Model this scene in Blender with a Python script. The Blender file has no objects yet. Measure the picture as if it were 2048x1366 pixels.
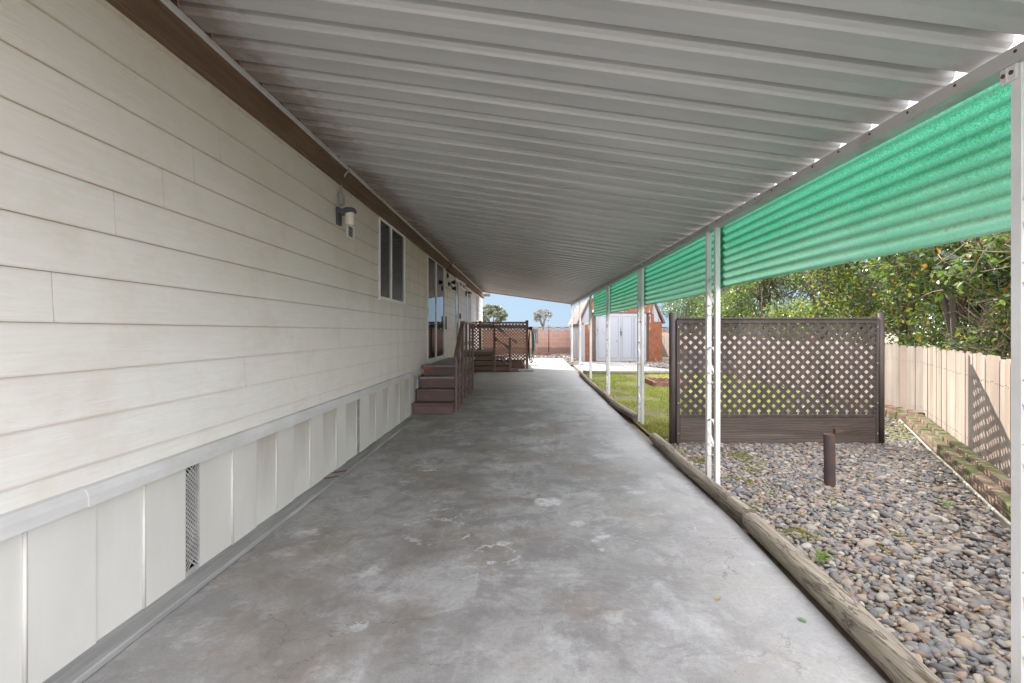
import bpy, math, random
import numpy as np
from mathutils import Vector, Matrix, noise as mnoise

random.seed(7)
RNG = np.random.default_rng(11)
SC = bpy.context.scene
COL = SC.collection
R = math.radians

# ------------------------------------------------------------------ terrain
def g(y):
    """height of the ground: level near the camera, then a gentle rise"""
    t = max(0.0, y - 6.0)
    if y > 19.5: t = 13.5 + (min(y, 24.0) - 19.5) * 0.3
    return 0.024 * t * min(1.0, 0.5 + t / 6.0)

# ------------------------------------------------------------------ mesh builder
class MB:
    def __init__(self):
        self.v = []; self.f = []; self.sm = []
    def add(self, vs, fs, smooth=False):
        b = len(self.v)
        self.v += [tuple(p) for p in vs]
        self.f += [tuple(i + b for i in q) for q in fs]
        self.sm += [smooth] * len(fs)
        return self
    def box(self, x0, x1, y0, y1, z0, z1):
        vs = [(x0,y0,z0),(x1,y0,z0),(x1,y1,z0),(x0,y1,z0),(x0,y0,z1),(x1,y0,z1),(x1,y1,z1),(x0,y1,z1)]
        return self.add(vs, [(0,3,2,1),(4,5,6,7),(0,1,5,4),(1,2,6,5),(2,3,7,6),(3,0,4,7)])
    def bev(self, x0, x1, y0, y1, z0, z1, b=0.004):
        """box with chamfered edges"""
        X = (x0, x1); Y = (y0, y1); Z = (z0, z1)
        idx = {}; vs = []
        for i in (0, 1):
            for j in (0, 1):
                for k in (0, 1):
                    sx = b if i == 0 else -b; sy = b if j == 0 else -b; sz = b if k == 0 else -b
                    for ax, p in enumerate(((X[i], Y[j]+sy, Z[k]+sz), (X[i]+sx, Y[j], Z[k]+sz), (X[i]+sx, Y[j]+sy, Z[k]))):
                        idx[(i,j,k,ax)] = len(vs); vs.append(p)
        fs = []
        c = ((0,0),(1,0),(1,1),(0,1))
        for i in (0,1):
            fs.append([idx[(i,a,d,0)] for a,d in c]); fs.append([idx[(a,i,d,1)] for a,d in c]); fs.append([idx[(a,d,i,2)] for a,d in c])
        for i in (0,1):
            for j in (0,1):
                fs.append([idx[(i,j,0,0)],idx[(i,j,1,0)],idx[(i,j,1,1)],idx[(i,j,0,1)]])
                fs.append([idx[(i,0,j,0)],idx[(i,1,j,0)],idx[(i,1,j,2)],idx[(i,0,j,2)]])
                fs.append([idx[(0,i,j,1)],idx[(1,i,j,1)],idx[(1,i,j,2)],idx[(0,i,j,2)]])
                for k in (0,1):
                    fs.append([idx[(i,j,k,0)],idx[(i,j,k,1)],idx[(i,j,k,2)]])
        cx = Vector(((x0+x1)/2,(y0+y1)/2,(z0+z1)/2))
        out = []
        for q in fs:
            p = [Vector(vs[n]) for n in q]
            nrm = (p[1]-p[0]).cross(p[2]-p[0]); m = sum(p, Vector())/len(p)
            out.append(tuple(q) if nrm.dot(m-cx) > 0 else tuple(reversed(q)))
        return self.add(vs, out)
    def bar(self, a, b, w, t, up=(0,0,1)):
        """box beam from a to b, width w (sideways), thickness t (along up)"""
        a = Vector(a); b = Vector(b); d = (b-a).normalized(); u = Vector(up)
        s = d.cross(u)
        if s.length < 1e-5: s = d.cross(Vector((1,0,0)))
        s.normalize(); u = s.cross(d).normalized()
        s *= w/2; u *= t/2
        vs = [a-s-u, a+s-u, a+s+u, a-s+u, b-s-u, b+s-u, b+s+u, b-s+u]
        return self.add(vs, [(0,1,2,3),(7,6,5,4),(1,0,4,5),(2,1,5,6),(3,2,6,7),(0,3,7,4)])
    def tube(self, pts, r, n=10, closed=False, caps=True):
        pts = [Vector(p) for p in pts]; m = len(pts)
        rs = r if isinstance(r, (list, tuple)) else [r]*m
        vs = []; prev = None
        for i, p in enumerate(pts):
            if closed: d = pts[(i+1) % m] - pts[i-1]
            else: d = pts[min(i+1, m-1)] - pts[max(i-1, 0)]
            d.normalize()
            if prev is None:
                ref = Vector((0,0,1)) if abs(d.z) < 0.9 else Vector((1,0,0))
                s = d.cross(ref).normalized()
            else:
                s = (prev - d*prev.dot(d)).normalized()
            prev = s; u = d.cross(s)
            for k in range(n):
                a = 2*math.pi*k/n
                vs.append(p + (s*math.cos(a) + u*math.sin(a))*rs[i])
        fs = []
        for i in range(m if closed else m-1):
            j = (i+1) % m
            for k in range(n):
                l = (k+1) % n
                fs.append((i*n+k, i*n+l, j*n+l, j*n+k))
        self.add(vs, fs, True)
        if caps and not closed:
            b = len(self.v) - len(vs)
            self.f.append(tuple(b+k for k in reversed(range(n)))); self.sm.append(False)
            self.f.append(tuple(b+(m-1)*n+k for k in range(n))); self.sm.append(False)
        return self
    def lathe(self, prof, c, n=20, axis='z'):
        vs = []; fs = []
        for r_, h_ in prof:
            for k in range(n):
                a = 2*math.pi*k/n
                if axis == 'z': vs.append((c[0]+r_*math.cos(a), c[1]+r_*math.sin(a), c[2]+h_))
                elif axis == 'x': vs.append((c[0]+h_, c[1]+r_*math.cos(a), c[2]+r_*math.sin(a)))
                else: vs.append((c[0]+r_*math.sin(a), c[1]+h_, c[2]+r_*math.cos(a)))
        for i in range(len(prof)-1):
            for k in range(n):
                l = (k+1) % n
                fs.append((i*n+k, i*n+l, (i+1)*n+l, (i+1)*n+k))
        return self.add(vs, fs, True)
    def prism(self, poly, axis, a0, a1):
        """extrude a 2-D polygon: axis 'y' -> poly is (x,z); axis 'x' -> (y,z); axis 'z' -> (x,y)"""
        n = len(poly)
        def P(p, a):
            return (p[0], a, p[1]) if axis == 'y' else ((a, p[0], p[1]) if axis == 'x' else (p[0], p[1], a))
        vs = [P(p, a0) for p in poly] + [P(p, a1) for p in poly]
        fs = [tuple(range(n)), tuple(reversed(range(n, 2*n)))]
        for i in range(n):
            j = (i+1) % n
            fs.append((i, i+n, j+n, j))
        return self.add(vs, fs)
    def build(self, name, mat, parent=None, fix=False):
        me = bpy.data.meshes.new(name)
        off = Vector(parent_loc(parent))
        me.from_pydata([(p[0]-off.x, p[1]-off.y, p[2]-off.z) for p in self.v], [], self.f)
        me.polygons.foreach_set('use_smooth', self.sm)
        if fix:
            import bmesh
            bm = bmesh.new(); bm.from_mesh(me); bmesh.ops.recalc_face_normals(bm, faces=bm.faces); bm.to_mesh(me); bm.free()
        me.update()
        o = bpy.data.objects.new(name, me); COL.objects.link(o)
        if mat: me.materials.append(mat)
        if parent: o.parent = parent
        return o

def parent_loc(o):
    l = Vector((0,0,0))
    while o is not None:
        l += o.location; o = o.parent
    return l

def np_mesh(name, co, nper, mat, cols=None, smooth=False, parent=None):
    """mesh of equal polygons: co (N,nper,3)"""
    n = co.shape[0]
    off = np.array(parent_loc(parent))
    me = bpy.data.meshes.new(name)
    me.vertices.add(n*nper); me.vertices.foreach_set('co', (co-off).reshape(-1).astype(np.float32))
    me.loops.add(n*nper); me.loops.foreach_set('vertex_index', np.arange(n*nper, dtype=np.int32))
    me.polygons.add(n); me.polygons.foreach_set('loop_start', np.arange(0, n*nper, nper, dtype=np.int32))
    me.update(calc_edges=True)
    if cols is not None:
        a = me.color_attributes.new('tint', 'FLOAT_COLOR', 'POINT')
        c = np.ones((n, nper, 4), dtype=np.float32); c[:, :, :3] = cols[:, None, :]
        a.data.foreach_set('color', c.reshape(-1))
    me.polygons.foreach_set('use_smooth', [smooth]*n)
    o = bpy.data.objects.new(name, me); COL.objects.link(o); me.materials.append(mat)
    if parent: o.parent = parent
    return o

def empty(name, loc, label, cat, group=None, kind=None):
    o = bpy.data.objects.new(name, None); COL.objects.link(o)
    o.location = loc; o.empty_display_size = 0.1
    return tag(o, label, cat, group, kind)
def tag(o, label=None, cat=None, group=None, kind=None):
    if label: o['label'] = label
    if cat: o['category'] = cat
    if group: o['group'] = group
    if kind: o['kind'] = kind
    return o

# ------------------------------------------------------------------ materials
class NT:
    def __init__(self, name):
        self.m = bpy.data.materials.new(name); self.m.use_nodes = True
        self.t = self.m.node_tree; self.t.nodes.clear()
        self.out = self.t.nodes.new('ShaderNodeOutputMaterial')
        self.p = self.t.nodes.new('ShaderNodeBsdfPrincipled')
        self.link(self.p.outputs[0], self.out.inputs[0])
        self.tc = self.t.nodes.new('ShaderNodeNewGeometry').outputs['Position']
    def link(self, a, b): self.t.links.new(a, b)
    def node(self, ty, ins=None, **kw):
        n = self.t.nodes.new(ty)
        for k, v in kw.items(): setattr(n, k, v)
        for k, v in (ins or {}).items():
            if hasattr(v, 'is_output') or hasattr(v, 'links') and not isinstance(v, (tuple, float)): self.link(v, n.inputs[k])
            else: n.inputs[k].default_value = v
        return n
    def map(self, scale, loc=(0,0,0), rot=(0,0,0)):
        return self.node('ShaderNodeMapping', {'Vector': self.tc, 'Scale': scale, 'Location': loc, 'Rotation': rot}).outputs[0]
    def noise(self, scale=5, detail=4, rough=0.55, vec=None, sc=None, dist=0.0):
        v = vec if vec is not None else (self.map(sc) if sc else self.tc)
        return self.node('ShaderNodeTexNoise', {'Vector': v, 'Scale': scale, 'Detail': detail, 'Roughness': rough, 'Distortion': dist}).outputs['Fac']
    def ramp(self, fac, a, b, ca=0.0, cb=1.0):
        n = self.node('ShaderNodeMapRange', {'Value': fac, 'From Min': a, 'From Max': b, 'To Min': ca, 'To Max': cb})
        return n.outputs[0]
    def mix(self, fac, a, b, blend='MIX'):
        n = self.t.nodes.new('ShaderNodeMix'); n.data_type = 'RGBA'; n.blend_type = blend
        for i, v in ((0, fac), (6, a), (7, b)):
            if isinstance(v, (tuple, list)): n.inputs[i].default_value = (v[0], v[1], v[2], 1)
            elif isinstance(v, (int, float)): n.inputs[i].default_value = v
            else: self.link(v, n.inputs[i])
        return n.outputs[2]
    def math(self, op, a, b=0.0, clamp=False):
        n = self.t.nodes.new('ShaderNodeMath'); n.operation = op; n.use_clamp = clamp
        for i, v in ((0, a), (1, b)):
            if isinstance(v, (int, float)): n.inputs[i].default_value = v
            else: self.link(v, n.inputs[i])
        return n.outputs[0]
    def sep(self, vec=None):
        return self.node('ShaderNodeSeparateXYZ', {'Vector': vec if vec is not None else self.tc}).outputs
    def color(self, c):
        if isinstance(c, (tuple, list)): self.p.inputs['Base Color'].default_value = (c[0], c[1], c[2], 1)
        else: self.link(c, self.p.inputs['Base Color'])
    def rough(self, r_):
        if isinstance(r_, (int, float)): self.p.inputs['Roughness'].default_value = r_
        else: self.link(r_, self.p.inputs['Roughness'])
    def bump(self, h, strength=0.3, dist=0.01):
        b = self.node('ShaderNodeBump', {'Height': h, 'Strength': strength, 'Distance': dist})
        self.link(b.outputs[0], self.p.inputs['Normal'])

def simple(name, c1, c2=None, scale=6, sc=None, lo=0.35, hi=0.65, rough=0.6, bump=0.15, bscale=None, metal=0.0, spec=0.4, dist=0.004, detail=5):
    t = NT(name)
    c2 = c2 or tuple(x*0.75 for x in c1)
    n = t.noise(scale, detail, 0.6, sc=sc)
    t.color(t.mix(t.ramp(n, lo, hi), c1, c2))
    t.rough(rough); t.p.inputs['Metallic'].default_value = metal; t.p.inputs['Specular IOR Level'].default_value = spec
    if bump: t.bump(t.noise(bscale or scale*6, 4, 0.6, sc=sc), bump, dist)
    return t.m

def wood(name, c1, c2, ax, rough=0.8, fine=40, bump=0.35, moss=None, knots=False, worn=None):
    """wood with grain along axis ax"""
    t = NT(name)
    s = [1.0, 1.0, 1.0]; s[ax] = 0.06
    n1 = t.noise(fine, 6, 0.65, sc=tuple(s), dist=0.3)
    s2 = [1.0, 1.0, 1.0]; s2[ax] = 0.25
    n2 = t.noise(3.5, 4, 0.6, sc=tuple(s2))
    c = t.mix(t.ramp(n1, 0.33, 0.68), c1, c2)
    c = t.mix(t.math('MULTIPLY', t.ramp(n2, 0.35, 0.75), 0.6), c, tuple(x*0.55 for x in c2))
    if worn:
        n3 = t.noise(9, 5, 0.7, sc=tuple(s2))
        c = t.mix(t.ramp(n3, 0.6, 0.66), c, worn)
    h = n1
    if knots:
        s3 = [1.6, 1.6, 1.6]; s3[ax] = 0.55
        v = t.node('ShaderNodeTexWave', {'Vector': t.map(tuple(s3)), 'Scale': 6.0, 'Distortion': 9.0, 'Detail': 3.0, 'Detail Scale': 0.8}, wave_type='BANDS', bands_direction='Z').outputs['Fac']
        c = t.mix(t.math('MULTIPLY', t.ramp(v, 0.55, 0.95), 0.45), c, tuple(x*0.5 for x in c2))
        kn = t.node('ShaderNodeTexVoronoi', {'Vector': t.map(tuple(x*1.5 for x in s3)), 'Scale': 1.3}).outputs['Distance']
        c = t.mix(t.ramp(kn, 0.12, 0.03), c, (0.09, 0.05, 0.03))
    if moss:
        n4 = t.noise(2.6, 6, 0.7)
        c = t.mix(t.ramp(n4, 0.56, 0.68), c, moss)
    t.color(c); t.rough(rough); t.bump(h, bump, 0.004); t.p.inputs['Specular IOR Level'].default_value = 0.25
    return t.m

M = {}
# aluminium roof pans: white paint weathered grey with brown stains by the house
t = NT('roof_pan_paint')
xs = t.sep()
nA = t.noise(1.6, 4, 0.5, sc=(0.35, 1.5, 1)); nB = t.noise(7, 5, 0.7, sc=(0.9, 1.6, 1))
c = t.mix(t.ramp(nA, 0.35, 0.7), (0.48, 0.48, 0.475), (0.40, 0.40, 0.395))
c = t.mix(t.ramp(t.noise(45, 3, 0.7, sc=(0.03, 1, 1)), 0.6, 0.75, 0, 0.25), c, (0.36, 0.35, 0.33))
st = t.ramp(t.math('ADD', xs[0], t.math('MULTIPLY', nB, 0.9)), -0.96, -1.2)
st = t.math('MULTIPLY', st, t.ramp(t.noise(1.4, 4, 0.6, sc=(1, 1.2, 1)), 0.36, 0.52, 0.2, 1.0))
c = t.mix(t.math('MULTIPLY', st, 0.72), c, (0.22, 0.155, 0.11))
rs = t.math('MULTIPLY', t.ramp(t.math('SUBTRACT', xs[0], t.math('MULTIPLY', nB, 0.5)), 1.15, 1.6), t.ramp(nB, 0.45, 0.62))
c = t.mix(t.math('MULTIPLY', rs, 0.7), c, (0.33, 0.25, 0.20))
t.color(c); t.rough(0.38); t.bump(t.noise(14, 3, 0.6, sc=(0.3, 1, 1)), 0.06, 0.004)
M['pan'] = t.m
M['white_metal'] = simple('white_painted_aluminium', (0.74, 0.74, 0.73), (0.62, 0.60, 0.57), 5, sc=(1,1,1), lo=0.5, hi=0.75, rough=0.4, bump=0.05)
M['beam'] = simple('weathered_beam_paint', (0.53, 0.52, 0.50), (0.36, 0.32, 0.28), 7, sc=(1, 0.5, 2), lo=0.5, hi=0.72, rough=0.45, bump=0.06)
t = NT('post_paint')
n = t.noise(14, 5, 0.7, sc=(1, 1, 0.5))
c = t.mix(t.ramp(t.noise(3, 4), 0.35, 0.7), (0.80, 0.80, 0.80), (0.68, 0.67, 0.65))
c = t.mix(t.math('MULTIPLY', t.ramp(n, 0.64, 0.68, 0, 0.85), t.ramp(t.sep()[1], 5.5, 6.5)), c, (0.22, 0.2, 0.17))
t.color(c); t.rough(0.4); M['post'] = t.m
M['scroll'] = simple('scroll_strap_paint', (0.66, 0.65, 0.63), (0.45, 0.42, 0.38), 20, lo=0.5, hi=0.7, rough=0.45, bump=0.05)
M['vent'] = simple('grey_vent_plastic', (0.42, 0.42, 0.41), (0.3, 0.29, 0.28), 9, rough=0.6, bump=0)
# clapboard
def siding_mat():
    t = NT('clapboard_paint')
    xs = t.sep()
    g1 = t.noise(30, 4, 0.6, sc=(1, 0.13, 1.6), dist=0.9)
    big = t.noise(0.9, 5, 0.6, sc=(1, 0.6, 1.0))
    c = t.mix(t.ramp(big, 0.3, 0.7), (0.74, 0.725, 0.685), (0.68, 0.655, 0.605))
    c = t.mix(t.ramp(g1, 0.35, 0.7, 0, 0.16), c, (0.42, 0.40, 0.36))
    c = t.mix(t.ramp(t.noise(2.4, 6, 0.7, sc=(1, 0.7, 0.8)), 0.50, 0.68, 0, 0.26), c, (0.50, 0.42, 0.32))
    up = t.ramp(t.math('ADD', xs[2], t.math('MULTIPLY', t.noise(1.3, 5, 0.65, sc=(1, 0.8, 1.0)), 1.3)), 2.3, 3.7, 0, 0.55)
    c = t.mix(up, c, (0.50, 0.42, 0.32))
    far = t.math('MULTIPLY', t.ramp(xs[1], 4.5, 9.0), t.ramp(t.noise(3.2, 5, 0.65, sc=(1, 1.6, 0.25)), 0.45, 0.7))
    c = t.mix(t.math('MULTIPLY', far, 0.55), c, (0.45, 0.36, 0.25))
    # dirt that collects along each lap's drip edge
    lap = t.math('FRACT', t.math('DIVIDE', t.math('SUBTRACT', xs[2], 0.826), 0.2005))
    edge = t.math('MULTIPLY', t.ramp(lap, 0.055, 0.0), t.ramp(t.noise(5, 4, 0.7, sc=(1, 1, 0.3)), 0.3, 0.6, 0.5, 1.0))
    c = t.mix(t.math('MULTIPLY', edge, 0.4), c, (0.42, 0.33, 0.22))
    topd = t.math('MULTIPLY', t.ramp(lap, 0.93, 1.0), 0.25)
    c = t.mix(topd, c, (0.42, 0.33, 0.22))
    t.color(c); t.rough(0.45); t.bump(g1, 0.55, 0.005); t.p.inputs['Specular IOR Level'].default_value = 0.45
    return t.m
M['siding'] = siding_mat()
M['skirt'] = simple('skirting_panel_paint', (0.62, 0.605, 0.575), (0.54, 0.52, 0.485), 1.8, sc=(1,1,0.35), rough=0.5, bump=0.08, bscale=50)
t = NT('dirty_skirting_paint')
xs = t.sep()
nn = t.noise(4, 6, 0.65, sc=(1, 1.5, 0.35))
d = t.ramp(t.math('ADD', xs[2], t.math('MULTIPLY', nn, 0.9)), 0.55, 1.2, 0, 0.62)
t.color(t.mix(d, (0.60, 0.59, 0.565), (0.33, 0.28, 0.21))); t.rough(0.55)
M['skirt_dirty'] = t.m
M['fascia'] = wood('brown_stained_fascia', (0.20, 0.125, 0.082), (0.125, 0.075, 0.05), 1, fine=40, bump=0.4, rough=0.75)
M['dark'] = simple('dark_void', (0.02, 0.02, 0.02), rough=0.9, bump=0)
M['grey_wood'] = wood('weathered_grey_plank', (0.36, 0.355, 0.35), (0.25, 0.245, 0.24), 1, fine=35)
M['rust'] = simple('rusty_iron', (0.16, 0.07, 0.04), (0.08, 0.045, 0.035), 14, rough=0.85, bump=0.4)
M['step'] = wood('faded_purple_brown_step_paint', (0.20, 0.135, 0.125), (0.135, 0.09, 0.085), 0, fine=22, worn=(0.30, 0.12, 0.07), rough=0.65)
M['step_top'] = wood('worn_grey_tread', (0.33, 0.29, 0.28), (0.22, 0.18, 0.175), 0, fine=22, rough=0.4)
M['rail'] = wood('brown_railing_paint', (0.235, 0.165, 0.135), (0.16, 0.105, 0.085), 2, fine=25, rough=0.6)
M['deck'] = wood('brown_deck_stain', (0.23, 0.155, 0.12), (0.15, 0.10, 0.075), 0, fine=25)
M['lattice_brown'] = wood('tan_brown_lattice', (0.33, 0.21, 0.14), (0.20, 0.125, 0.085), 0, fine=20)
M['trellis'] = wood('weathered_trellis_wood', (0.115, 0.092, 0.08), (0.065, 0.052, 0.046), 2, fine=22, bump=0.3)
M['trellis_board'] = wood('knotty_base_board', (0.165, 0.13, 0.108), (0.09, 0.07, 0.058), 0, fine=16, knots=True)
M['pole'] = simple('black_brown_pole', (0.045, 0.04, 0.043), (0.09, 0.065, 0.055), 10, sc=(1,1,0.3), rough=0.6, bump=0.2)
t = NT('weathered_log')
n1 = t.noise(34, 6, 0.7, sc=(1, 0.05, 1), dist=0.5); n2 = t.noise(15, 4, 0.6, sc=(1, 0.09, 1), dist=1.0); n3 = t.noise(2.5, 5, 0.6, sc=(1, 0.4, 1))
c = t.mix(t.ramp(n1, 0.35, 0.65), (0.40, 0.345, 0.275), (0.21, 0.175, 0.135)); c = t.mix(t.ramp(n3, 0.4, 0.7, 0, 0.5), c, (0.24, 0.215, 0.18))
ck = t.ramp(t.math('ABSOLUTE', t.math('SUBTRACT', n2, 0.5)), 0.022, 0.006)
c = t.mix(t.math('MULTIPLY', ck, 0.6), c, (0.09, 0.072, 0.056))
kn = t.node('ShaderNodeTexVoronoi', {'Vector': t.map((7, 1.6, 7)), 'Scale': 1.0}).outputs['Distance']
c = t.mix(t.ramp(kn, 0.16, 0.08, 0, 0.8), c, (0.13, 0.095, 0.065))
xs = t.sep(); ms = t.math('MULTIPLY', t.ramp(xs[2], 0.075, 0.03), t.ramp(t.noise(1.7, 6, 0.7), 0.44, 0.56)); ms = t.math('MULTIPLY', ms, t.ramp(xs[1], 3.2, 2.2, 0.25, 1.0))
c = t.mix(t.math('MULTIPLY', ms, 0.8), c, (0.11, 0.15, 0.04))
t.color(c); t.rough(0.9); t.bump(t.math('SUBTRACT', n1, ck), 0.9, 0.006); t.p.inputs['Specular IOR Level'].default_value = 0.2; M['log'] = t.m
M['log_end'] = simple('log_end_grain', (0.27, 0.23, 0.18), (0.14, 0.12, 0.09), 18, rough=0.9, bump=0.5)
M['fence'] = wood('pale_fence_board', (0.44, 0.375, 0.32), (0.345, 0.28, 0.235), 2, fine=15, bump=0.25, rough=0.8)
# bricks with moss
t = NT('mossy_brick')
oi = t.node('ShaderNodeObjectInfo').outputs['Random']
c = t.mix(oi, (0.24, 0.125, 0.095), (0.27, 0.22, 0.155))
c = t.mix(t.ramp(t.noise(9, 5, 0.7), 0.4, 0.7), c, (0.13, 0.095, 0.07))
geo = t.node('ShaderNodeNewGeometry')
up = t.sep(geo.outputs['Normal'])[2]
mo = t.math('MULTIPLY', t.ramp(t.math('ADD', t.noise(3.1, 5, 0.7, vec=geo.outputs['Position']), t.math('MULTIPLY', up, 0.09)), 0.49, 0.60), 0.9)
c = t.mix(mo, c, (0.095, 0.105, 0.03))
t.color(c); t.rough(0.9); t.bump(t.noise(60, 4, 0.7), 0.5, 0.006)
M['brick'] = t.m
M['pvc'] = simple('dirty_white_pipe', (0.46, 0.43, 0.37), (0.30, 0.26, 0.19), 6, rough=0.5)
M['red_brick'] = simple('dusty_red_edging', (0.30, 0.15, 0.12), (0.20, 0.10, 0.08), 8, rough=0.9, bump=0.4)
# block wall
t = NT('painted_block_wall')
bt = t.node('ShaderNodeTexBrick', {'Vector': t.map((1,1,1), rot=(R(90),0,0), loc=(0,0.33,0)), 'Color1': (0.37,0.225,0.18,1), 'Color2': (0.33,0.20,0.16,1), 'Mortar': (0.44,0.30,0.245,1), 'Scale': 1.0, 'Mortar Size': 0.008, 'Brick Width': 0.406, 'Row Height': 0.203})
zz = t.sep()[2]
c = t.mix(t.ramp(t.math('ADD', zz, t.math('MULTIPLY', t.noise(3, 4), 0.12)), 0.74, 0.70, 0, 0.75), bt.outputs['Color'], (0.17, 0.10, 0.085))
t.color(c); t.rough(0.85); t.bump(bt.outputs['Fac'], -0.2, 0.004); M['block'] = t.m
M['breeze'] = simple('brown_breeze_block', (0.27, 0.19, 0.14), (0.2, 0.14, 0.10), 6, rough=0.9)
# shed
def rust_mat(name, white=False):
    t = NT(name)
    n = t.noise(2.4, 6, 0.68, sc=(2.6, 1, 0.55)); n2 = t.noise(8, 5, 0.7)
    r_ = t.mix(t.ramp(n2, 0.35, 0.7), (0.30, 0.095, 0.035), (0.14, 0.055, 0.035))
    c = t.mix(t.ramp(n, (0.60 if white else 0.42), (0.66 if white else 0.38)), (0.62, 0.62, 0.64), r_) if not white else t.mix(t.ramp(n, 0.64, 0.67), (0.35, 0.365, 0.405), r_)
    if not white: c = t.mix(t.ramp(n, 0.40, 0.35), r_, (0.60, 0.58, 0.56))
    t.color(c); t.rough(0.6); t.bump(n2, 0.15, 0.003)
    return t.m
M['shed_rust'] = rust_mat('rusted_shed_panel'); M['shed_white'] = rust_mat('chipped_white_shed_paint', True)
M['shed_brown'] = wood('brown_shed_strip', (0.22, 0.13, 0.10), (0.14, 0.085, 0.07), 2, fine=12, rough=0.6)
t = NT('shed_side_panel')
n = t.noise(3, 4, 0.6, sc=(1, 2.2, 0.2)); t.color(t.mix(t.ramp(n, 0.48, 0.56), (0.50, 0.48, 0.46), (0.28, 0.21, 0.16))); t.rough(0.6); M['shed_side'] = t.m
t = NT('shed_roof_metal')
n = t.noise(3, 4, 0.6, sc=(0.4, 5, 0.4)); t.color(t.mix(t.ramp(n, 0.42, 0.58), (0.50, 0.42, 0.38), (0.22, 0.11, 0.08))); t.rough(0.5); M['shed_roof'] = t.m
M['black_iron'] = simple('black_iron', (0.03, 0.03, 0.035), rough=0.5, bump=0.1)
M['grey_iron'] = simple('charcoal_lamp_paint', (0.085, 0.09, 0.10), rough=0.5, bump=0.1)
M['lamp_glass'] = simple('milky_lamp_cover', (0.76, 0.74, 0.66), (0.66, 0.62, 0.52), 8, rough=0.3, bump=0)
M['steel'] = simple('galvanised_steel', (0.45, 0.45, 0.44), (0.33, 0.32, 0.30), 12, metal=0.4, rough=0.45, bump=0.1)
M['hose'] = simple('green_hose', (0.03, 0.11, 0.06), (0.05, 0.15, 0.09), 10, rough=0.4, bump=0)
M['cloth'] = simple('white_cloth', (0.72, 0.68, 0.72), (0.6, 0.55, 0.58), 5, rough=0.9, bump=0.2)
M['curtain'] = simple('cream_curtain', (0.78, 0.74, 0.64), (0.66, 0.6, 0.5), 4, sc=(1, 6, 0.5), rough=0.9, bump=0.1)
M['blind'] = simple('pale_blind_slat', (0.62, 0.61, 0.58), rough=0.6, bump=0)
M['interior'] = simple('dim_interior', (0.10, 0.075, 0.055), rough=0.9, bump=0)
# window glass: thin reflective pane
t = NT('window_glass')
tr = t.node('ShaderNodeBsdfTransparent', {'Color': (0.94, 0.95, 0.94, 1)}); gl = t.node('ShaderNodeBsdfGlossy', {'Roughness': 0.015, 'Color': (0.95, 0.97, 1.0, 1)})
fr = t.node('ShaderNodeFresnel', {'IOR': 1.5}); mx = t.node('ShaderNodeMixShader', {0: fr.outputs[0], 1: tr.outputs[0], 2: gl.outputs[0]})
t.link(mx.outputs[0], t.out.inputs[0]); M['glass'] = t.m
# green fibreglass
t = NT('green_fibreglass')
ys = t.sep()
f1 = t.noise(110, 3, 0.7, dist=1.2); f2 = t.noise(2.0, 4, 0.6, sc=(1, 1, 2)); f3 = t.noise(11, 6, 0.75)
c = t.mix(t.ramp(f1, 0.40, 0.62), (0.018, 0.18, 0.085), (0.09, 0.34, 0.20))
c = t.mix(t.ramp(t.math('ADD', ys[2], t.math('MULTIPLY', f2, 0.35)), 2.32, 1.92, 0, 0.6), c, (0.25, 0.40, 0.30))
dirt = t.math('MULTIPLY', t.ramp(f3, 0.57, 0.66), t.ramp(ys[2], 2.2, 1.84))
c = t.mix(dirt, c, (0.14, 0.16, 0.09))
# darker valleys of each corrugation
wv = t.math('SINE', t.math('MULTIPLY', t.math('SUBTRACT', ys[2], 1.79), 2*math.pi/0.068))
c = t.mix(t.ramp(wv, 0.1, 1.0, 0, 0.6), c, (0.05, 0.17, 0.11))
di = t.node('ShaderNodeBsdfDiffuse', {'Color': c}); tl = t.node('ShaderNodeBsdfTranslucent', {'Color': c})
tp = t.node('ShaderNodeBsdfTransparent', {'Color': c})
m1 = t.node('ShaderNodeMixShader', {0: 0.78, 1: di.outputs[0], 2: tl.outputs[0]})
m2 = t.node('ShaderNodeMixShader', {0: 0.10, 1: m1.outputs[0], 2: tp.outputs[0]})
gl = t.node('ShaderNodeBsdfGlossy', {'Roughness': 0.35, 'Color': (0.6, 0.7, 0.65, 1)})
m3 = t.node('ShaderNodeMixShader', {0: 0.05, 1: m2.outputs[0], 2: gl.outputs[0]})
t.link(m3.outputs[0], t.out.inputs[0]); M['green'] = t.m
# tinted materials (each stone / leaf carries its own colour)
def tint_mat(name, rough, trans=0.0, bumps=0.0, spec=0.5):
    t = NT(name)
    a = t.node('ShaderNodeAttribute', attribute_name='tint').outputs['Color']
    c = t.mix(t.ramp(t.noise(60, 4, 0.7), 0.3, 0.75, 0, 0.35), a, (0.5*0.3, 0.5*0.28, 0.5*0.25), 'MIX') if bumps else a
    t.color(c); t.rough(rough); t.p.inputs['Specular IOR Level'].default_value = spec
    if bumps: t.bump(t.noise(90, 3, 0.7), bumps, 0.002)
    if trans:
        tl = t.node('ShaderNodeBsdfTranslucent', {'Color': t.mix(1.0, a, (1.25, 1.35, 0.7), 'MULTIPLY')})
        mx = t.node('ShaderNodeMixShader', {0: trans, 1: t.p.outputs[0], 2: tl.outputs[0]})
        t.link(mx.outputs[0], t.out.inputs[0])
    return t.m
M['stone'] = tint_mat('river_stone', 0.62, bumps=0.25, spec=0.35)
M['leaf'] = tint_mat('leaf', 0.24, trans=0.3, spec=0.8)
M['leaf_matt'] = tint_mat('dull_leaf', 0.36, trans=0.35, spec=0.6)
M['grass'] = tint_mat('grass_blade', 0.55, trans=0.35, spec=0.3)
M['bark'] = wood('bark', (0.22, 0.18, 0.14), (0.11, 0.085, 0.065), 2, fine=18, bump=0.8)
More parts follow.
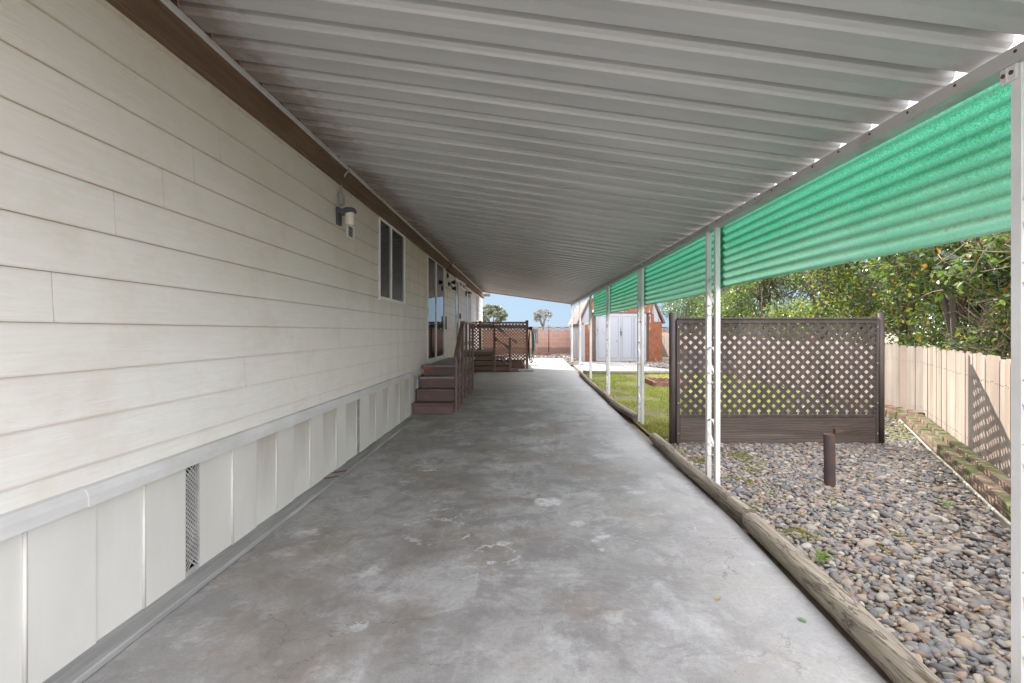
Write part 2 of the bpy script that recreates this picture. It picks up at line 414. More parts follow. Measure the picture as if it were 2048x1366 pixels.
M['twig'] = simple('bare_twig', (0.30, 0.23, 0.17), (0.2, 0.15, 0.11), 8, rough=0.9, bump=0)

# driveway concrete -------------------------------------------------
def px(x, y):
    """a mark on the driveway, given where the photograph shows it"""
    Y = 1.39*980/(y-664)
    for _ in range(6): Y = (1.39-g(Y))*980/(y-664)
    return ((x-1052)*Y/980, Y)
t = NT('driveway_concrete')
geo = t.tc
xs = t.sep()
big = t.noise(0.75, 7, 0.62, dist=0.4); med = t.noise(2.6, 7, 0.68, dist=0.6); fine = t.noise(38, 5, 0.75); trow = t.noise(7, 6, 0.7, sc=(0.5, 5, 1), dist=0.4)
base = t.mix(t.ramp(big, 0.38, 0.62), (0.27, 0.255, 0.25), (0.40, 0.39, 0.39))
base = t.mix(t.ramp(t.noise(1.15, 6, 0.65, sc=(1,1,1)), 0.50, 0.60, 0, 0.7), base, (0.235, 0.20, 0.165))
base = t.mix(t.ramp(med, 0.505, 0.555, 0, 0.5), base, (0.19, 0.18, 0.18))
m2_ = t.noise(5.5, 8, 0.72, dist=0.5)
base = t.mix(t.ramp(m2_, 0.52, 0.60, 0, 0.35), base, (0.20, 0.185, 0.175))
base = t.mix(t.ramp(m2_, 0.44, 0.38, 0, 0.30), base, (0.50, 0.49, 0.49))
base = t.mix(t.ramp(t.noise(1.9, 7, 0.7, sc=(1, 0.7, 1)), 0.55, 0.64, 0, 0.6), base, (0.50, 0.495, 0.51))
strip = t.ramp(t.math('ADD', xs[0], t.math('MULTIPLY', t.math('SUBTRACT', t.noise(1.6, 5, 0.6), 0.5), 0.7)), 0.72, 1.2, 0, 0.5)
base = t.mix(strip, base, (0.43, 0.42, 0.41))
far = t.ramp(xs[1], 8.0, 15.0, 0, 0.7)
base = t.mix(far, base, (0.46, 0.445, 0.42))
base = t.mix(t.ramp(trow, 0.5, 0.75, 0, 0.12), base, (0.52, 0.51, 0.50))
drag = t.noise(30, 4, 0.7, sc=(1, 0.07, 1)); 
base = t.mix(t.math('MULTIPLY', t.ramp(drag, 0.55, 0.7), t.ramp(big, 0.45, 0.6, 0.05, 0.30)), base, (0.55, 0.54, 0.54))
base = t.mix(t.ramp(fine, 0.45, 0.75, 0, 0.5), base, (0.20, 0.195, 0.19))
speck = t.noise(120, 2, 0.5)
base = t.mix(t.ramp(speck, 0.62, 0.72, 0, 0.5), base, (0.14, 0.13, 0.125))
base = t.mix(t.ramp(speck, 0.36, 0.28, 0, 0.35), base, (0.55, 0.54, 0.54))
spot = t.node('ShaderNodeTexVoronoi', {'Vector': t.map((1,1,0)), 'Scale': 3.1, 'Randomness': 1.0}).outputs['Distance']
base = t.mix(t.ramp(t.math('ADD', spot, t.math('MULTIPLY', fine, 0.04)), 0.045, 0.033, 0, 0.75), base, (0.10, 0.09, 0.08))
# efflorescence: rings, crescents and patches left by pots and puddles
wob = t.node('ShaderNodeTexNoise', {'Vector': geo, 'Scale': 5.0, 'Detail': 5.0, 'Roughness': 0.65})
wv = t.node('ShaderNodeVectorMath', {0: wob.outputs['Color'], 1: (0.5, 0.5, 0.5)}, operation='SUBTRACT')
ws = t.node('ShaderNodeVectorMath', {0: wv.outputs[0], 'Scale': 0.34}, operation='SCALE')
P = t.node('ShaderNodeVectorMath', {0: geo, 1: ws.outputs[0]}, operation='ADD').outputs[0]
P = t.node('ShaderNodeVectorMath', {0: P, 1: (1, 1, 0)}, operation='MULTIPLY').outputs[0]
brk = t.noise(4.2, 5, 0.7)
rings = [(899,857,.07,1),(884,870,.06,.4),(858,937,.085,.9),(880,937,.07,.7),(860,922,.06,.7),(835,921,.07,.4),(815,960,.08,.5),(837,986,.10,.5),
         (880,1010,.13,.8),(890,1030,.09,.7),(870,1060,.22,.75),(1000,1105,.13,.7),(930,1145,.09,.4),(1010,970,.12,.35),(1255,1090,.10,.35),
         (1240,1265,.10,.25),(960,818,.1,.5),(935,805,.08,.5),(1330,1050,.2,.3),(1160,900,.16,.3),(700,1000,.10,.3),(1085,800,.25,.35),(1150,1280,.05,.2),(1160,1300,.05,.2)]
mask = None
for rx, ry, rr, a in rings:
    X, Y = px(rx, ry)
    d = t.node('ShaderNodeVectorMath', {0: P, 1: (X, Y, 0)}, operation='DISTANCE').outputs['Value']
    w = 0.007 + rr*0.045
    v = t.ramp(t.math('ABSOLUTE', t.math('SUBTRACT', d, rr)), w, w*0.25, 0, a)
    mask = v if mask is None else t.math('MAXIMUM', mask, v)
mask = t.math('MULTIPLY', mask, t.ramp(brk, 0.47, 0.56))
patches = [(1095,1003,.13,.95),(1060,990,.10,.4),(615,1063,.085,.75),(735,1145,.09,.7),(718,1250,.06,.7),(560,1105,.10,.4),(1270,985,.09,.5),(1150,1045,.08,.7),(1200,1070,.06,.7),
           (1010,1085,.05,.8),(1205,1095,.035,.8),(1255,973,.07,.45),(1210,912,.18,.4),(1060,820,.25,.5),(1075,850,.2,.4),(1110,1140,.16,.35),(1230,1240,.10,.35),(1085,1160,.18,.25),(790,1200,.1,.3),(1095,780,.3,.5)]
pm = None
nb = t.noise(9, 6, 0.8)
for rx, ry, rr, a in patches:
    X, Y = px(rx, ry)
    d = t.node('ShaderNodeVectorMath', {0: P, 1: (X, Y, 0)}, operation='DISTANCE').outputs['Value']
    v = t.ramp(t.math('ADD', d, t.math('MULTIPLY', nb, rr*1.2)), rr*1.5, rr*1.1, 0, a)
    pm = v if pm is None else t.math('MAXIMUM', pm, v)
pm = t.math('MULTIPLY', pm, t.ramp(t.noise(22, 4, 0.8), 0.32, 0.62, 0.25, 1.0))
base = t.mix(t.math('MULTIPLY', mask, 0.85), base, (0.74, 0.74, 0.77))
base = t.mix(t.math('MULTIPLY', pm, 0.85), base, (0.68, 0.685, 0.70))
# white salt line beside the house plank
sl = t.math('MULTIPLY', t.ramp(t.math('ADD', xs[0], t.math('MULTIPLY', t.noise(6, 6, 0.75), 0.22)), -1.60, -1.66), t.ramp(t.noise(3, 5, 0.7), 0.45, 0.6))
base = t.mix(t.math('MULTIPLY', sl, 0.65), base, (0.62, 0.62, 0.63))
# darker strip along the log edge
dk = t.math('MULTIPLY', t.ramp(t.math('ADD', xs[0], t.math('MULTIPLY', t.noise(5, 6, 0.75), 0.16)), 1.53, 1.63), t.ramp(xs[1], 14, 9))
base = t.mix(t.math('MULTIPLY', dk, 0.85), base, (0.07, 0.062, 0.055))
vc = t.node('ShaderNodeTexVoronoi', {'Vector': P, 'Scale': 1.7}, feature='DISTANCE_TO_EDGE').outputs[0]
base = t.mix(t.math('MULTIPLY', t.ramp(vc, 0.007, 0.002, 0, 0.6), t.ramp(t.noise(1.1, 3), 0.55, 0.62)), base, (0.12, 0.11, 0.10))
dm = t.math('MULTIPLY', t.ramp(t.noise(0.95, 8, 0.66, dist=0.9), 0.515, 0.545), t.ramp(xs[1], 11, 7))
base = t.mix(t.math('MULTIPLY', dm, 0.20), base, (0.15, 0.14, 0.14))
# brown tyre and drip stains down the middle left
tb = t.math('MULTIPLY', t.ramp(t.math('ABSOLUTE', t.math('ADD', xs[0], 0.75)), 0.8, 0.1), t.ramp(t.noise(1.3, 7, 0.75, dist=0.8), 0.46, 0.62))
base = t.mix(t.math('MULTIPLY', tb, 0.4), base, (0.17, 0.145, 0.125))
# tooled joint and two thin cracks
def crack(y0, x0, x1, w, a):
    yy = t.math('ADD', xs[1], t.math('MULTIPLY', t.math('SUBTRACT', t.noise(3.0, 5, 0.7), 0.5), 0.05 if w > 0.004 else 0.22))
    l = t.ramp(t.math('ABSOLUTE', t.math('SUBTRACT', yy, y0)), w, w*0.4, 0, a)
    return t.math('MULTIPLY', l, t.math('MULTIPLY', t.math('GREATER_THAN', xs[0], x0), t.math('LESS_THAN', xs[0], x1)))
for args in ((11.5, -1.7, 1.6, 0.012, 0.7), (3.30, 1.08, 1.62, 0.0028, 0.75), (2.34, -0.93, -0.45, 0.0025, 0.7), (2.05, -0.55, -0.2, 0.002, 0.5), (16.2, -1.9, 1.6, 0.012, 0.6)):
    base = t.mix(crack(*args), base, (0.09, 0.085, 0.08))
t.color(base)
t.rough(t.ramp(big, 0.3, 0.7, 0.42, 0.72)); t.p.inputs['Specular IOR Level'].default_value = 0.42
t.bump(t.math('ADD', fine, t.math('MULTIPLY', trow, 0.6)), 0.16, 0.004)
M['concrete'] = t.m
M['old_slab'] = simple('old_slab', (0.36, 0.345, 0.32), (0.28, 0.26, 0.24), 2.5, rough=0.8, bump=0.2)
t = NT('soil')
n = t.noise(3, 6, 0.7); t.color(t.mix(t.ramp(n, 0.35, 0.65), (0.26, 0.20, 0.15), (0.17, 0.13, 0.095))); t.rough(0.95); t.bump(t.noise(40, 4, 0.7), 0.6, 0.01); M['soil'] = t.m
t = NT('lawn_soil')
n = t.noise(2.2, 6, 0.7); c = t.mix(t.ramp(n, 0.40, 0.55), (0.16, 0.19, 0.03), (0.13, 0.11, 0.05)); c = t.mix(t.ramp(t.noise(5, 6, 0.75), 0.52, 0.6), c, (0.16, 0.12, 0.07))
t.color(c); t.rough(0.95); t.bump(t.noise(30, 4, 0.7), 0.6, 0.01); M['lawn_soil'] = t.m
# honeycomb pavers
t = NT('pale_paver')
bt = t.node('ShaderNodeTexVoronoi', {'Vector': t.map((1, 1, 0)), 'Scale': 5.6, 'Randomness': 0.12}, feature='DISTANCE_TO_EDGE').outputs[0]
hole = t.node('ShaderNodeTexVoronoi', {'Vector': t.map((1, 1, 0)), 'Scale': 5.6, 'Randomness': 0.12}).outputs['Distance']
c = t.mix(t.ramp(t.noise(3, 4), 0.3, 0.7), (0.45, 0.45, 0.45), (0.34, 0.34, 0.33)); c = t.mix(t.ramp(hole, 0.28, 0.2, 0, 0.9), c, (0.07, 0.06, 0.045)); c = t.mix(t.ramp(bt, 0.035, 0.015, 0, 0.7), c, (0.1, 0.09, 0.07))
t.color(c); t.rough(0.85); M['paver'] = t.m

# ------------------------------------------------------------------ ground
EDGE = [(-6, 1.30), (0.5, 1.35), (1.94, 1.43), (3.6, 1.53), (6.1, 1.555), (9.4, 1.51), (13, 1.50), (16, 1.495), (19.8, 1.49)]
def edge_x(y): return float(np.interp(y, [p[0] for p in EDGE], [p[1] for p in EDGE]))
def fence_x(y): return 1.74 + 0.57*y if y < 7.45 else 5.99 + (y-7.45)*0.012

def sheet(name, xsf, ys, zf, mat, nx=1, thick=0.0):
    """a strip following the terrain: xsf(y) -> (x0, x1)"""
    mb = MB(); vs = []; fs = []
    for y in ys:
        a, b = xsf(y)
        for i in range(nx+1):
            x = a+(b-a)*i/nx; vs.append((x, y, zf(x, y)))
    for j in range(len(ys)-1):
        for i in range(nx):
            p = j*(nx+1)+i; fs.append((p, p+1, p+nx+2, p+nx+1))
    mb.add(vs, fs)
    if thick:
        n = len(vs)
        vs2 = []; f2 = []
        for j, y in enumerate(ys):
            for i in (0, nx):
                x, yy, z = vs[j*(nx+1)+i]; vs2 += [(x, yy, z), (x, yy, z-thick)]
        for j in range(len(ys)-1):
            p = j*4; q = p+4
            f2 += [(p, q, q+1, p+1), (p+2, p+3, q+3, q+2)]
        m = len(vs2); f2 += [(0, 1, 3, 2), (m-4, m-2, m-1, m-3)]
        mb.add(vs2, f2)
    return mb.build(name, mat)

ysg = [-600, -200, -60, -20, -6] + [i*0.5 for i in range(-8, 49)] + [26, 40, 80, 200, 700]
mb = MB(); vs = []; fs = []
gx = [-700, -150, -30, -8, -2, 0, 1.5, 2.5, 3.5, 5, 7, 12, 30, 150, 700]
for y in ysg:
    for x in gx: vs.append((x, y, g(y)-0.045))
for j in range(len(ysg)-1):
    for i in range(len(gx)-1):
        p = j*len(gx)+i; fs.append((p, p+1, p+len(gx)+1, p+len(gx)))
mb.add(vs, fs)
tag(mb.build('ground', M['soil']), kind='structure')
yd = [-1.2] + [i*0.4 for i in range(0, 50)] + [19.8]
tag(sheet('driveway', lambda y: (-1.90, edge_x(y)), yd, lambda x, y: g(y), M['concrete'], 6, 0.12), kind='structure')
tag(sheet('road', lambda y: (-40, 40), [-16, -8, -1.205], lambda x, y: -0.002, M['old_slab'], 6, 0.1), kind='structure')
tag(sheet('lawn_ground', lambda y: (edge_x(y)+0.12, 5.9), [6.3+i*0.35 for i in range(22)] + [13.95], lambda x, y: g(y)-0.012, M['lawn_soil'], 3), kind='structure')
tag(sheet('paver_path', lambda y: (1.62 if y < 15 else 1.62, 5.2-(y-14.1)*0.55), [14.12, 15, 16, 16.6], lambda x, y: g(y)+0.0, M['paver'], 2, 0.05), kind='structure')
tag(sheet('concrete_slab', lambda y: (1.62, 4.4), [16.61, 17.2, 18.15], lambda x, y: g(y)+0.004, M['old_slab'], 2, 0.05), kind='structure')

# ------------------------------------------------------------------ pebbles
def icosphere():
    import bmesh
    bm = bmesh.new(); bmesh.ops.create_icosphere(bm, subdivisions=2, radius=1.0)
    v = np.array([p.co[:] for p in bm.verts]); f = np.array([[q.index for q in p.verts] for p in bm.faces]); bm.free()
    return v, f
IV, IF = icosphere()
PAL = np.array([(0.27,0.28,0.31),(0.34,0.34,0.36),(0.44,0.38,0.32),(0.52,0.43,0.34),(0.55,0.51,0.46),(0.36,0.29,0.25),(0.44,0.32,0.25),(0.17,0.18,0.20),(0.40,0.40,0.40),(0.30,0.28,0.27),(0.62,0.59,0.55),(0.24,0.25,0.28)])
def pebbles(name, pts, size, label, zoff=0.0):
    n = len(pts)
    P_ = np.array(pts)
    s = RNG.lognormal(-0.02, 0.33, n)*size
    dims = np.stack([s*RNG.uniform(1.0, 1.45, n), s*RNG.uniform(0.72, 1.0, n), s*RNG.uniform(0.38, 0.62, n)], 1)/2
    v = IV[None]*np.ones((n, 1, 1))
    ph = RNG.uniform(0, 6.28, (n, 1)); fr = RNG.uniform(1.2, 2.4, (n, 1))
    v = v*(1 + 0.10*np.sin(v[:, :, 0]*fr*2+ph) + 0.09*np.cos(v[:, :, 1]*fr*1.7+ph*2))[:, :, None]
    v = np.sign(v)*np.abs(v)**0.92
    v = v*dims[:, None, :]
    a = RNG.uniform(0, 6.28, n); tx = RNG.normal(0, 0.28, n); ty = RNG.normal(0, 0.28, n)
    cz, sz = np.cos(a), np.sin(a); cx, sx = np.cos(tx), np.sin(tx); cy, sy = np.cos(ty), np.sin(ty)
    Rz = np.zeros((n,3,3)); Rz[:,0,0]=cz; Rz[:,0,1]=-sz; Rz[:,1,0]=sz; Rz[:,1,1]=cz; Rz[:,2,2]=1
    Rx = np.zeros((n,3,3)); Rx[:,0,0]=1; Rx[:,1,1]=cx; Rx[:,1,2]=-sx; Rx[:,2,1]=sx; Rx[:,2,2]=cx
    Ry = np.zeros((n,3,3)); Ry[:,1,1]=1; Ry[:,0,0]=cy; Ry[:,0,2]=sy; Ry[:,2,0]=-sy; Ry[:,2,2]=cy
    Rm = Rz @ Rx @ Ry
    v = np.einsum('nij,nkj->nki', Rm, v) + P_[:, None, :]
    nv = IV.shape[0]
    me = bpy.data.meshes.new(name)
    me.vertices.add(n*nv); me.vertices.foreach_set('co', v.reshape(-1).astype(np.float32))
    F = (IF[None] + (np.arange(n)*nv)[:, None, None]).reshape(-1).astype(np.int32)
    me.loops.add(len(F)); me.loops.foreach_set('vertex_index', F)
    me.polygons.add(len(F)//3); me.polygons.foreach_set('loop_start', np.arange(0, len(F), 3, dtype=np.int32))
    me.update(calc_edges=True)
    me.polygons.foreach_set('use_smooth', np.ones(len(F)//3, dtype=bool))
    c = PAL[RNG.integers(0, len(PAL), n)]*RNG.uniform(0.38, 0.62, (n, 1))*np.array([1.07, 1.0, 0.91])
    at = me.color_attributes.new('tint', 'FLOAT_COLOR', 'POINT')
    cc = np.ones((n, nv, 4), dtype=np.float32); cc[:, :, :3] = c[:, None, :]; at.data.foreach_set('color', cc.reshape(-1))
    o = bpy.data.objects.new(name, me); COL.objects.link(o); me.materials.append(M['stone'])
    return tag(o, label, 'gravel', kind='stuff')
def bare(x, y):
    """0..1: how bare the gravel is at this point"""
    d = fence_x(y)-x
    return max(0.0, mnoise.noise(Vector((x*1.1, y*1.1, 3)))*0.9 + (0.55 if d < 0.75 and y < 4.6 else 0.0) - 0.25)
pts = []
def ring_pts(y0, y1, x0f, x1f, sp, layers, zb):
    for L in range(layers):
        y = y0+random.random()*sp
        while y < y1:
            x = x0f(y)+random.random()*sp
            while x < x1f(y):
                xx = x+random.uniform(-.45, .45)*sp; yy = y+random.uniform(-.45, .45)*sp
                if not (L >= 1 and random.random() < bare(xx, yy)*2.2) and not (L == 0 and random.random() < bare(xx, yy)*0.7):
                    hump = 0.012*mnoise.noise(Vector((xx*1.7, yy*1.7, 0)))
                    pts.append((xx, yy, g(yy)+zb+L*0.016+random.uniform(-.005, .008)+hump))
                x += sp
            y += sp
ring_pts(1.0, 6.35, lambda y: edge_x(y)+0.13, lambda y: fence_x(y)-0.30, 0.036, 2, -0.032)
n_front = len(pts)
# beyond the trellis: pebbles to the right of the lawn
ring_pts(6.35, 9.6, lambda y: 3.6+0.35*(y-6.35)+0.3*math.sin(y*2.3), lambda y: fence_x(y)-0.25, 0.055, 1, -0.012)
pebbles('river_pebbles', pts, 0.0385, 'grey and tan rounded river pebbles covering the bed between the log edging and fence')
pts = []
ring_pts(16.8, 22.8, lambda y: 1.54, lambda y: 1.98, 0.085, 1, 0.0)
ring_pts(14.6, 18.0, lambda y: 5.1-(y-14.6)*0.5, lambda y: 5.9, 0.09, 1, -0.01)
ring_pts(19.9, 22.9, lambda y: -1.0, lambda y: 1.5, 0.11, 1, -0.02)
pebbles('rubble_gravel', pts, 0.075, 'coarse loose stones lying around the rusty shed and before the block wall')

# ------------------------------------------------------------------ grass, moss
def blades(name, n, xf, yf, dens, hgt, wid, cols, label, cat):
    co = []; cl = []
    while len(co) < n:
        x = random.uniform(*xf); y = random.uniform(*yf)
        d = dens(x, y)
        if random.random() > d: continue
        h = hgt*random.uniform(0.4, 1.2); a = random.uniform(0, 6.28); l = random.uniform(0.1, 0.9)*h
        w = wid*random.uniform(0.6, 1.3)
        z = g(y)-0.014
        dx, dy = math.cos(a), math.sin(a)
        co.append(((x-dy*w, y+dx*w, z), (x+dy*w, y-dx*w, z), (x+dx*l, y+dy*l, z+h)))
        c = cols[random.randrange(len(cols))]; k = random.uniform(0.75, 1.25)
        cl.append((c[0]*k, c[1]*k, c[2]*k))
    o = np_mesh(name, np.array(co), 3, M['grass'], np.array(cl))
    return tag(o, label, cat, kind='stuff')
def gd(x, y):
    if x < edge_x(y)+0.15 or x > 5.8: return 0
    e = 3.75+0.35*(y-6.35)+0.3*math.sin(y*2.3)
    if y < 9.6 and x > e: return 0.03
    nz = mnoise.noise(Vector((x*1.3, y*1.3, 0)))+0.5*mnoise.noise(Vector((x*4, y*4, 9)))
    d = 0.62+nz*1.9
    if y < 8: d -= (8-y)*0.55
    return max(0.02, min(1, d))
blades('lawn_grass', 62000, (1.6, 5.9), (6.6, 13.95), gd, 0.045, 0.0045, [(0.28,0.33,0.07),(0.38,0.39,0.10),(0.20,0.27,0.06),(0.44,0.38,0.17)], 'short yellow-green patchy lawn grass beyond the lattice screen', 'grass')
def md(x, y):
    if x < edge_x(y)+0.16 or x > 2.6: return 0
    nz = mnoise.noise(Vector((x*3.1, y*3.1, 5)))
    return max(0, nz*1.8-0.15+(0.5 if 6.4 < y < 7.6 else 0))
blades('moss_patch', 11000, (1.6, 2.6), (3.0, 8.2), md, 0.022, 0.005, [(0.24,0.22,0.05),(0.18,0.21,0.04),(0.28,0.24,0.07)], 'olive moss growing between pebbles near the log edging', 'moss')

# ------------------------------------------------------------------ house
WX = -1.86
HY0, HY1 = -4.0, 21.1
house = empty('mobile_home', (-1.86, 8.0, 0), 'long cream clapboard mobile home with brown fascia and ribbed skirting beside the driveway', 'house')
OPEN = [(6.21, 7.53, 1.81, 2.875), (9.25, 11.22, 0.814, 2.90), (12.98, 13.62, 0.85, 2.84), (13.75, 15.1, 2.66, 2.86), (15.4, 16.4, 1.72, 2.80), (18.3, 19.2, 1.80, 2.82)]
rows = [0.826+0.2005*k for k in range(-1, 10)]
joints = {-1: [1.1, 4.446, 8.1], 0: [0.6, 5.6, 12.0], 1: [3.25, 8.3], 2: [0.9, 4.9, 7.9], 3: [1.931, 9.0, 12.4], 4: [1.2, 6.15, 12.2], 5: [2.223, 8.3, 16.8], 6: [2.518, 8.7], 7: [2.75, 8.2, 17.2], 8: [2.983, 8.5], 9: [3.93, 12.1, 17.5]}
mb = MB()
def piece(y0, y1, z0, z1, zr):
    def fx(z): return WX - 0.011*(z-zr)/0.2005
    z1b = z1
    xb = WX-0.05
    vs = [(fx(z0), y0, z0), (fx(z0), y1, z0), (fx(z1b), y1, z1b), (fx(z1b), y0, z1b), (xb, y0, z0), (xb, y1, z0), (xb, y1, z1b), (xb, y0, z1b)]
    mb.add(vs, [(0,1,2,3), (0,4,5,1), (1,5,6,2), (3,2,6,7), (0,3,7,4)])
for k, zr in zip(range(-1, 10), rows):
    z0 = max(zr, 0.70); z1 = zr+0.2005-0.0015 if k < 9 else 2.831
    cuts = [HY0] + sorted(joints.get(k, [])) + [HY1]
    if k in (1, 2, 4, 6, 8): cuts = sorted(cuts+[14.2+k*0.3])
    segs = [(a+0.0024, b-0.0024) for a, b in zip(cuts[:-1], cuts[1:])]
    for a, b in segs:
        parts = [(a, b, z0, z1)]
        for (oy0, oy1, oz0, oz1) in OPEN:
            new = []
            for (p, q, u, w) in parts:
                if q <= oy0 or p >= oy1 or w <= oz0 or u >= oz1: new.append((p, q, u, w)); continue
                if p < oy0: new.append((p, oy0, u, w))
                if q > oy1: new.append((oy1, q, u, w))
                if u < oz0: new.append((max(p, oy0), min(q, oy1), u, oz0))
                if w > oz1: new.append((max(p, oy0), min(q, oy1), oz1, w))
            parts = new
        for (p, q, u, w) in parts: piece(p, q, u, w, zr)
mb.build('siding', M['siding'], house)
MB().box(-1.93, WX+0.006, HY0, 6.2, 2.831, 2.90).box(-1.93, WX+0.006, 7.54, 9.24, 2.831, 2.90).box(-1.93, WX+0.006, 11.23, HY1, 2.862, 2.90).build('frieze_board', M['siding'], house)
# dark backing and the body of the house (rooms are hollow behind the openings)
b = MB()
b.box(-7.0, -1.95, HY0, HY1-0.02, 0.0, 0.62)
b.box(-7.0, -6.9, HY0, HY1-0.02, 0.62, 2.95); b.box(-6.9, -1.95, HY0, HY0+0.1, 0.62, 2.95); b.box(-6.9, -1.95, HY1-0.12, HY1-0.02, 0.62, 2.95)
b.box(-6.9, -1.93, HY0, HY1-0.02, 2.95, 3.0)
ys_ = sorted([HY0] + [v for o_ in OPEN for v in (o_[0], o_[1]) if o_ != OPEN[3]] + [HY1-0.02])
b.build('house_body', M['interior'], house)
e = MB()
for k in range(-1, 11):
    zr = 0.826+0.2005*k
    e.add([(-7.0, HY1, zr), (WX-0.004, HY1, zr), (WX-0.004, HY1-0.01, zr+0.2), (-7.0, HY1-0.01, zr+0.2)], [(0,3,2,1)])
e.build('end_wall_siding', M['siding'], house)
MB().prism([(-7.3, 3.0), (WX-0.01, 3.03), (-4.4, 3.42)], 'y', HY0-0.3, HY1+0.25).build('roof', simple('composition_roof', (0.2, 0.18, 0.16), rough=0.9), house, fix=True)
# fascia with a light drip flange on top
f = MB(); f.bev(WX-0.05, -1.81, HY0-0.3, HY1+0.2, 2.852, 3.022, 0.004)
f.build('fascia', M['fascia'], house)
f = MB(); f.bev(-1.80, -1.55, HY1+0.02, HY1+0.16, 2.93, 3.06, 0.02); f.build('fascia_end', M['fascia'], house)
# skirting ---------------------------------------------------------------
jy = [-4.0] + [1.837-0.29*k for k in range(19, 0, -1)] + [1.837, 2.132, 2.408, 2.692, 2.81, 3.129, 3.403, 3.68, 3.949, 4.251, 4.516, 4.839, 5.089, 5.422, 5.524, 5.85, 6.109, 6.41, 6.66, 7.01, 7.25, 7.55, 7.87]
jy += [7.87+0.29*k for k in range(1, 46)]; jy = [y for y in jy if y < HY1]+[HY1]
VENTS = [(2.692, 2.81), (5.422, 5.524)]
k0 = jy.index(2.132)
for i in range(len(jy)-1):
    a, b_ = jy[i], jy[i+1]
    if (a, b_) in VENTS or a < -1.2: continue
    par = (i-k0) % 2
    if a > 2.75: par = 1-par
    if a > 5.45: par = 1-par
    # overlapping panels: one stands a little proud and they lean alternately
    if par == 0: xa, xb_ = -1.880, -1.876
    else: xa, xb_ = -1.868, -1.871
    pm_ = MB()
    pm_.add([(xa, a, 0.028), (xb_, b_, 0.028), (xb_, b_, 0.70), (xa, a, 0.70), (xa-0.02, a, 0.035), (xb_-0.02, b_, 0.035), (xb_-0.02, b_, 0.70), (xa-0.02, a, 0.70)],
            [(0,1,2,3), (4,7,6,5), (0,3,7,4), (1,5,6,2), (0,4,5,1)])
    if par == 0: pm_.tube([(xb_+0.003, b_-0.006, 0.037), (xb_+0.003, b_-0.006, 0.69)], 0.008, 6)
    pm_.build('skirting_panel', M['skirt_dirty'] if (par == 0 and (a > 2.9 or a < 1)) else M['skirt'], house)
for a, b_ in VENTS:
    vb = MB(); step = 0.026
    vb.box(-1.885, -1.872, a, a+0.006, 0.04, 0.70); vb.box(-1.885, -1.872, b_-0.006, b_, 0.04, 0.70)
    vb.box(-1.884, -1.873, a+0.006, b_-0.006, 0.03, 0.066); nz = int(0.66/step)
    for k in range(-5, nz+1):
        for s in (1, -1):
            z0 = 0.04+k*step; z1 = z0+(b_-a)*s
            if s == -1: z0 += (b_-a); z1 = z0-(b_-a)
            if min(z0, z1) < 0.04 or max(z0, z1) > 0.70: continue
            vb.bar((-1.878-0.001*s, a, z0), (-1.878-0.001*s, b_, z1), 0.0075, 0.003, up=(1,0,0))
    vb.build('skirting_vent', M['vent'], house)
MB().box(-1.99, -1.95, HY0, HY1-0.1, 0.0, 0.7).build('crawl_space_backing', M['dark'], house)
# trim between siding and skirting: two facets with a rolled lip
tr = MB()
prof = [(-1.862, 0.742), (-1.842, 0.738), (-1.828, 0.705), (-1.826, 0.662), (-1.840, 0.660), (-1.872, 0.69), (-1.872, 0.742)]
tr.prism(prof, 'y', HY0, 2.06); tr.prism([(p[0]+0.004, p[1]-0.002) for p in prof], 'y', 2.045, 5.92); tr.prism(prof, 'y', 5.93, 9.0); tr.prism(prof, 'y', 9.0, HY1)
tr.build('skirting_trim', simple('trim_paint', (0.58, 0.58, 0.575), (0.48, 0.47, 0.46), 4, sc=(1, 0.5, 1), rough=0.4, bump=0.1), house, fix=True)
for yy in [0.6, 1.2, 2.05, 2.50, 2.65, 3.1, 3.75, 4.55, 5.3, 5.95, 6.6, 7.3, 7.9]:
    MB().lathe([(0.0055, 0.0), (0.0055, 0.004), (0.001, 0.006)], (-1.842, yy, 0.728), 8, 'x').build('screw', M['rust'], house)
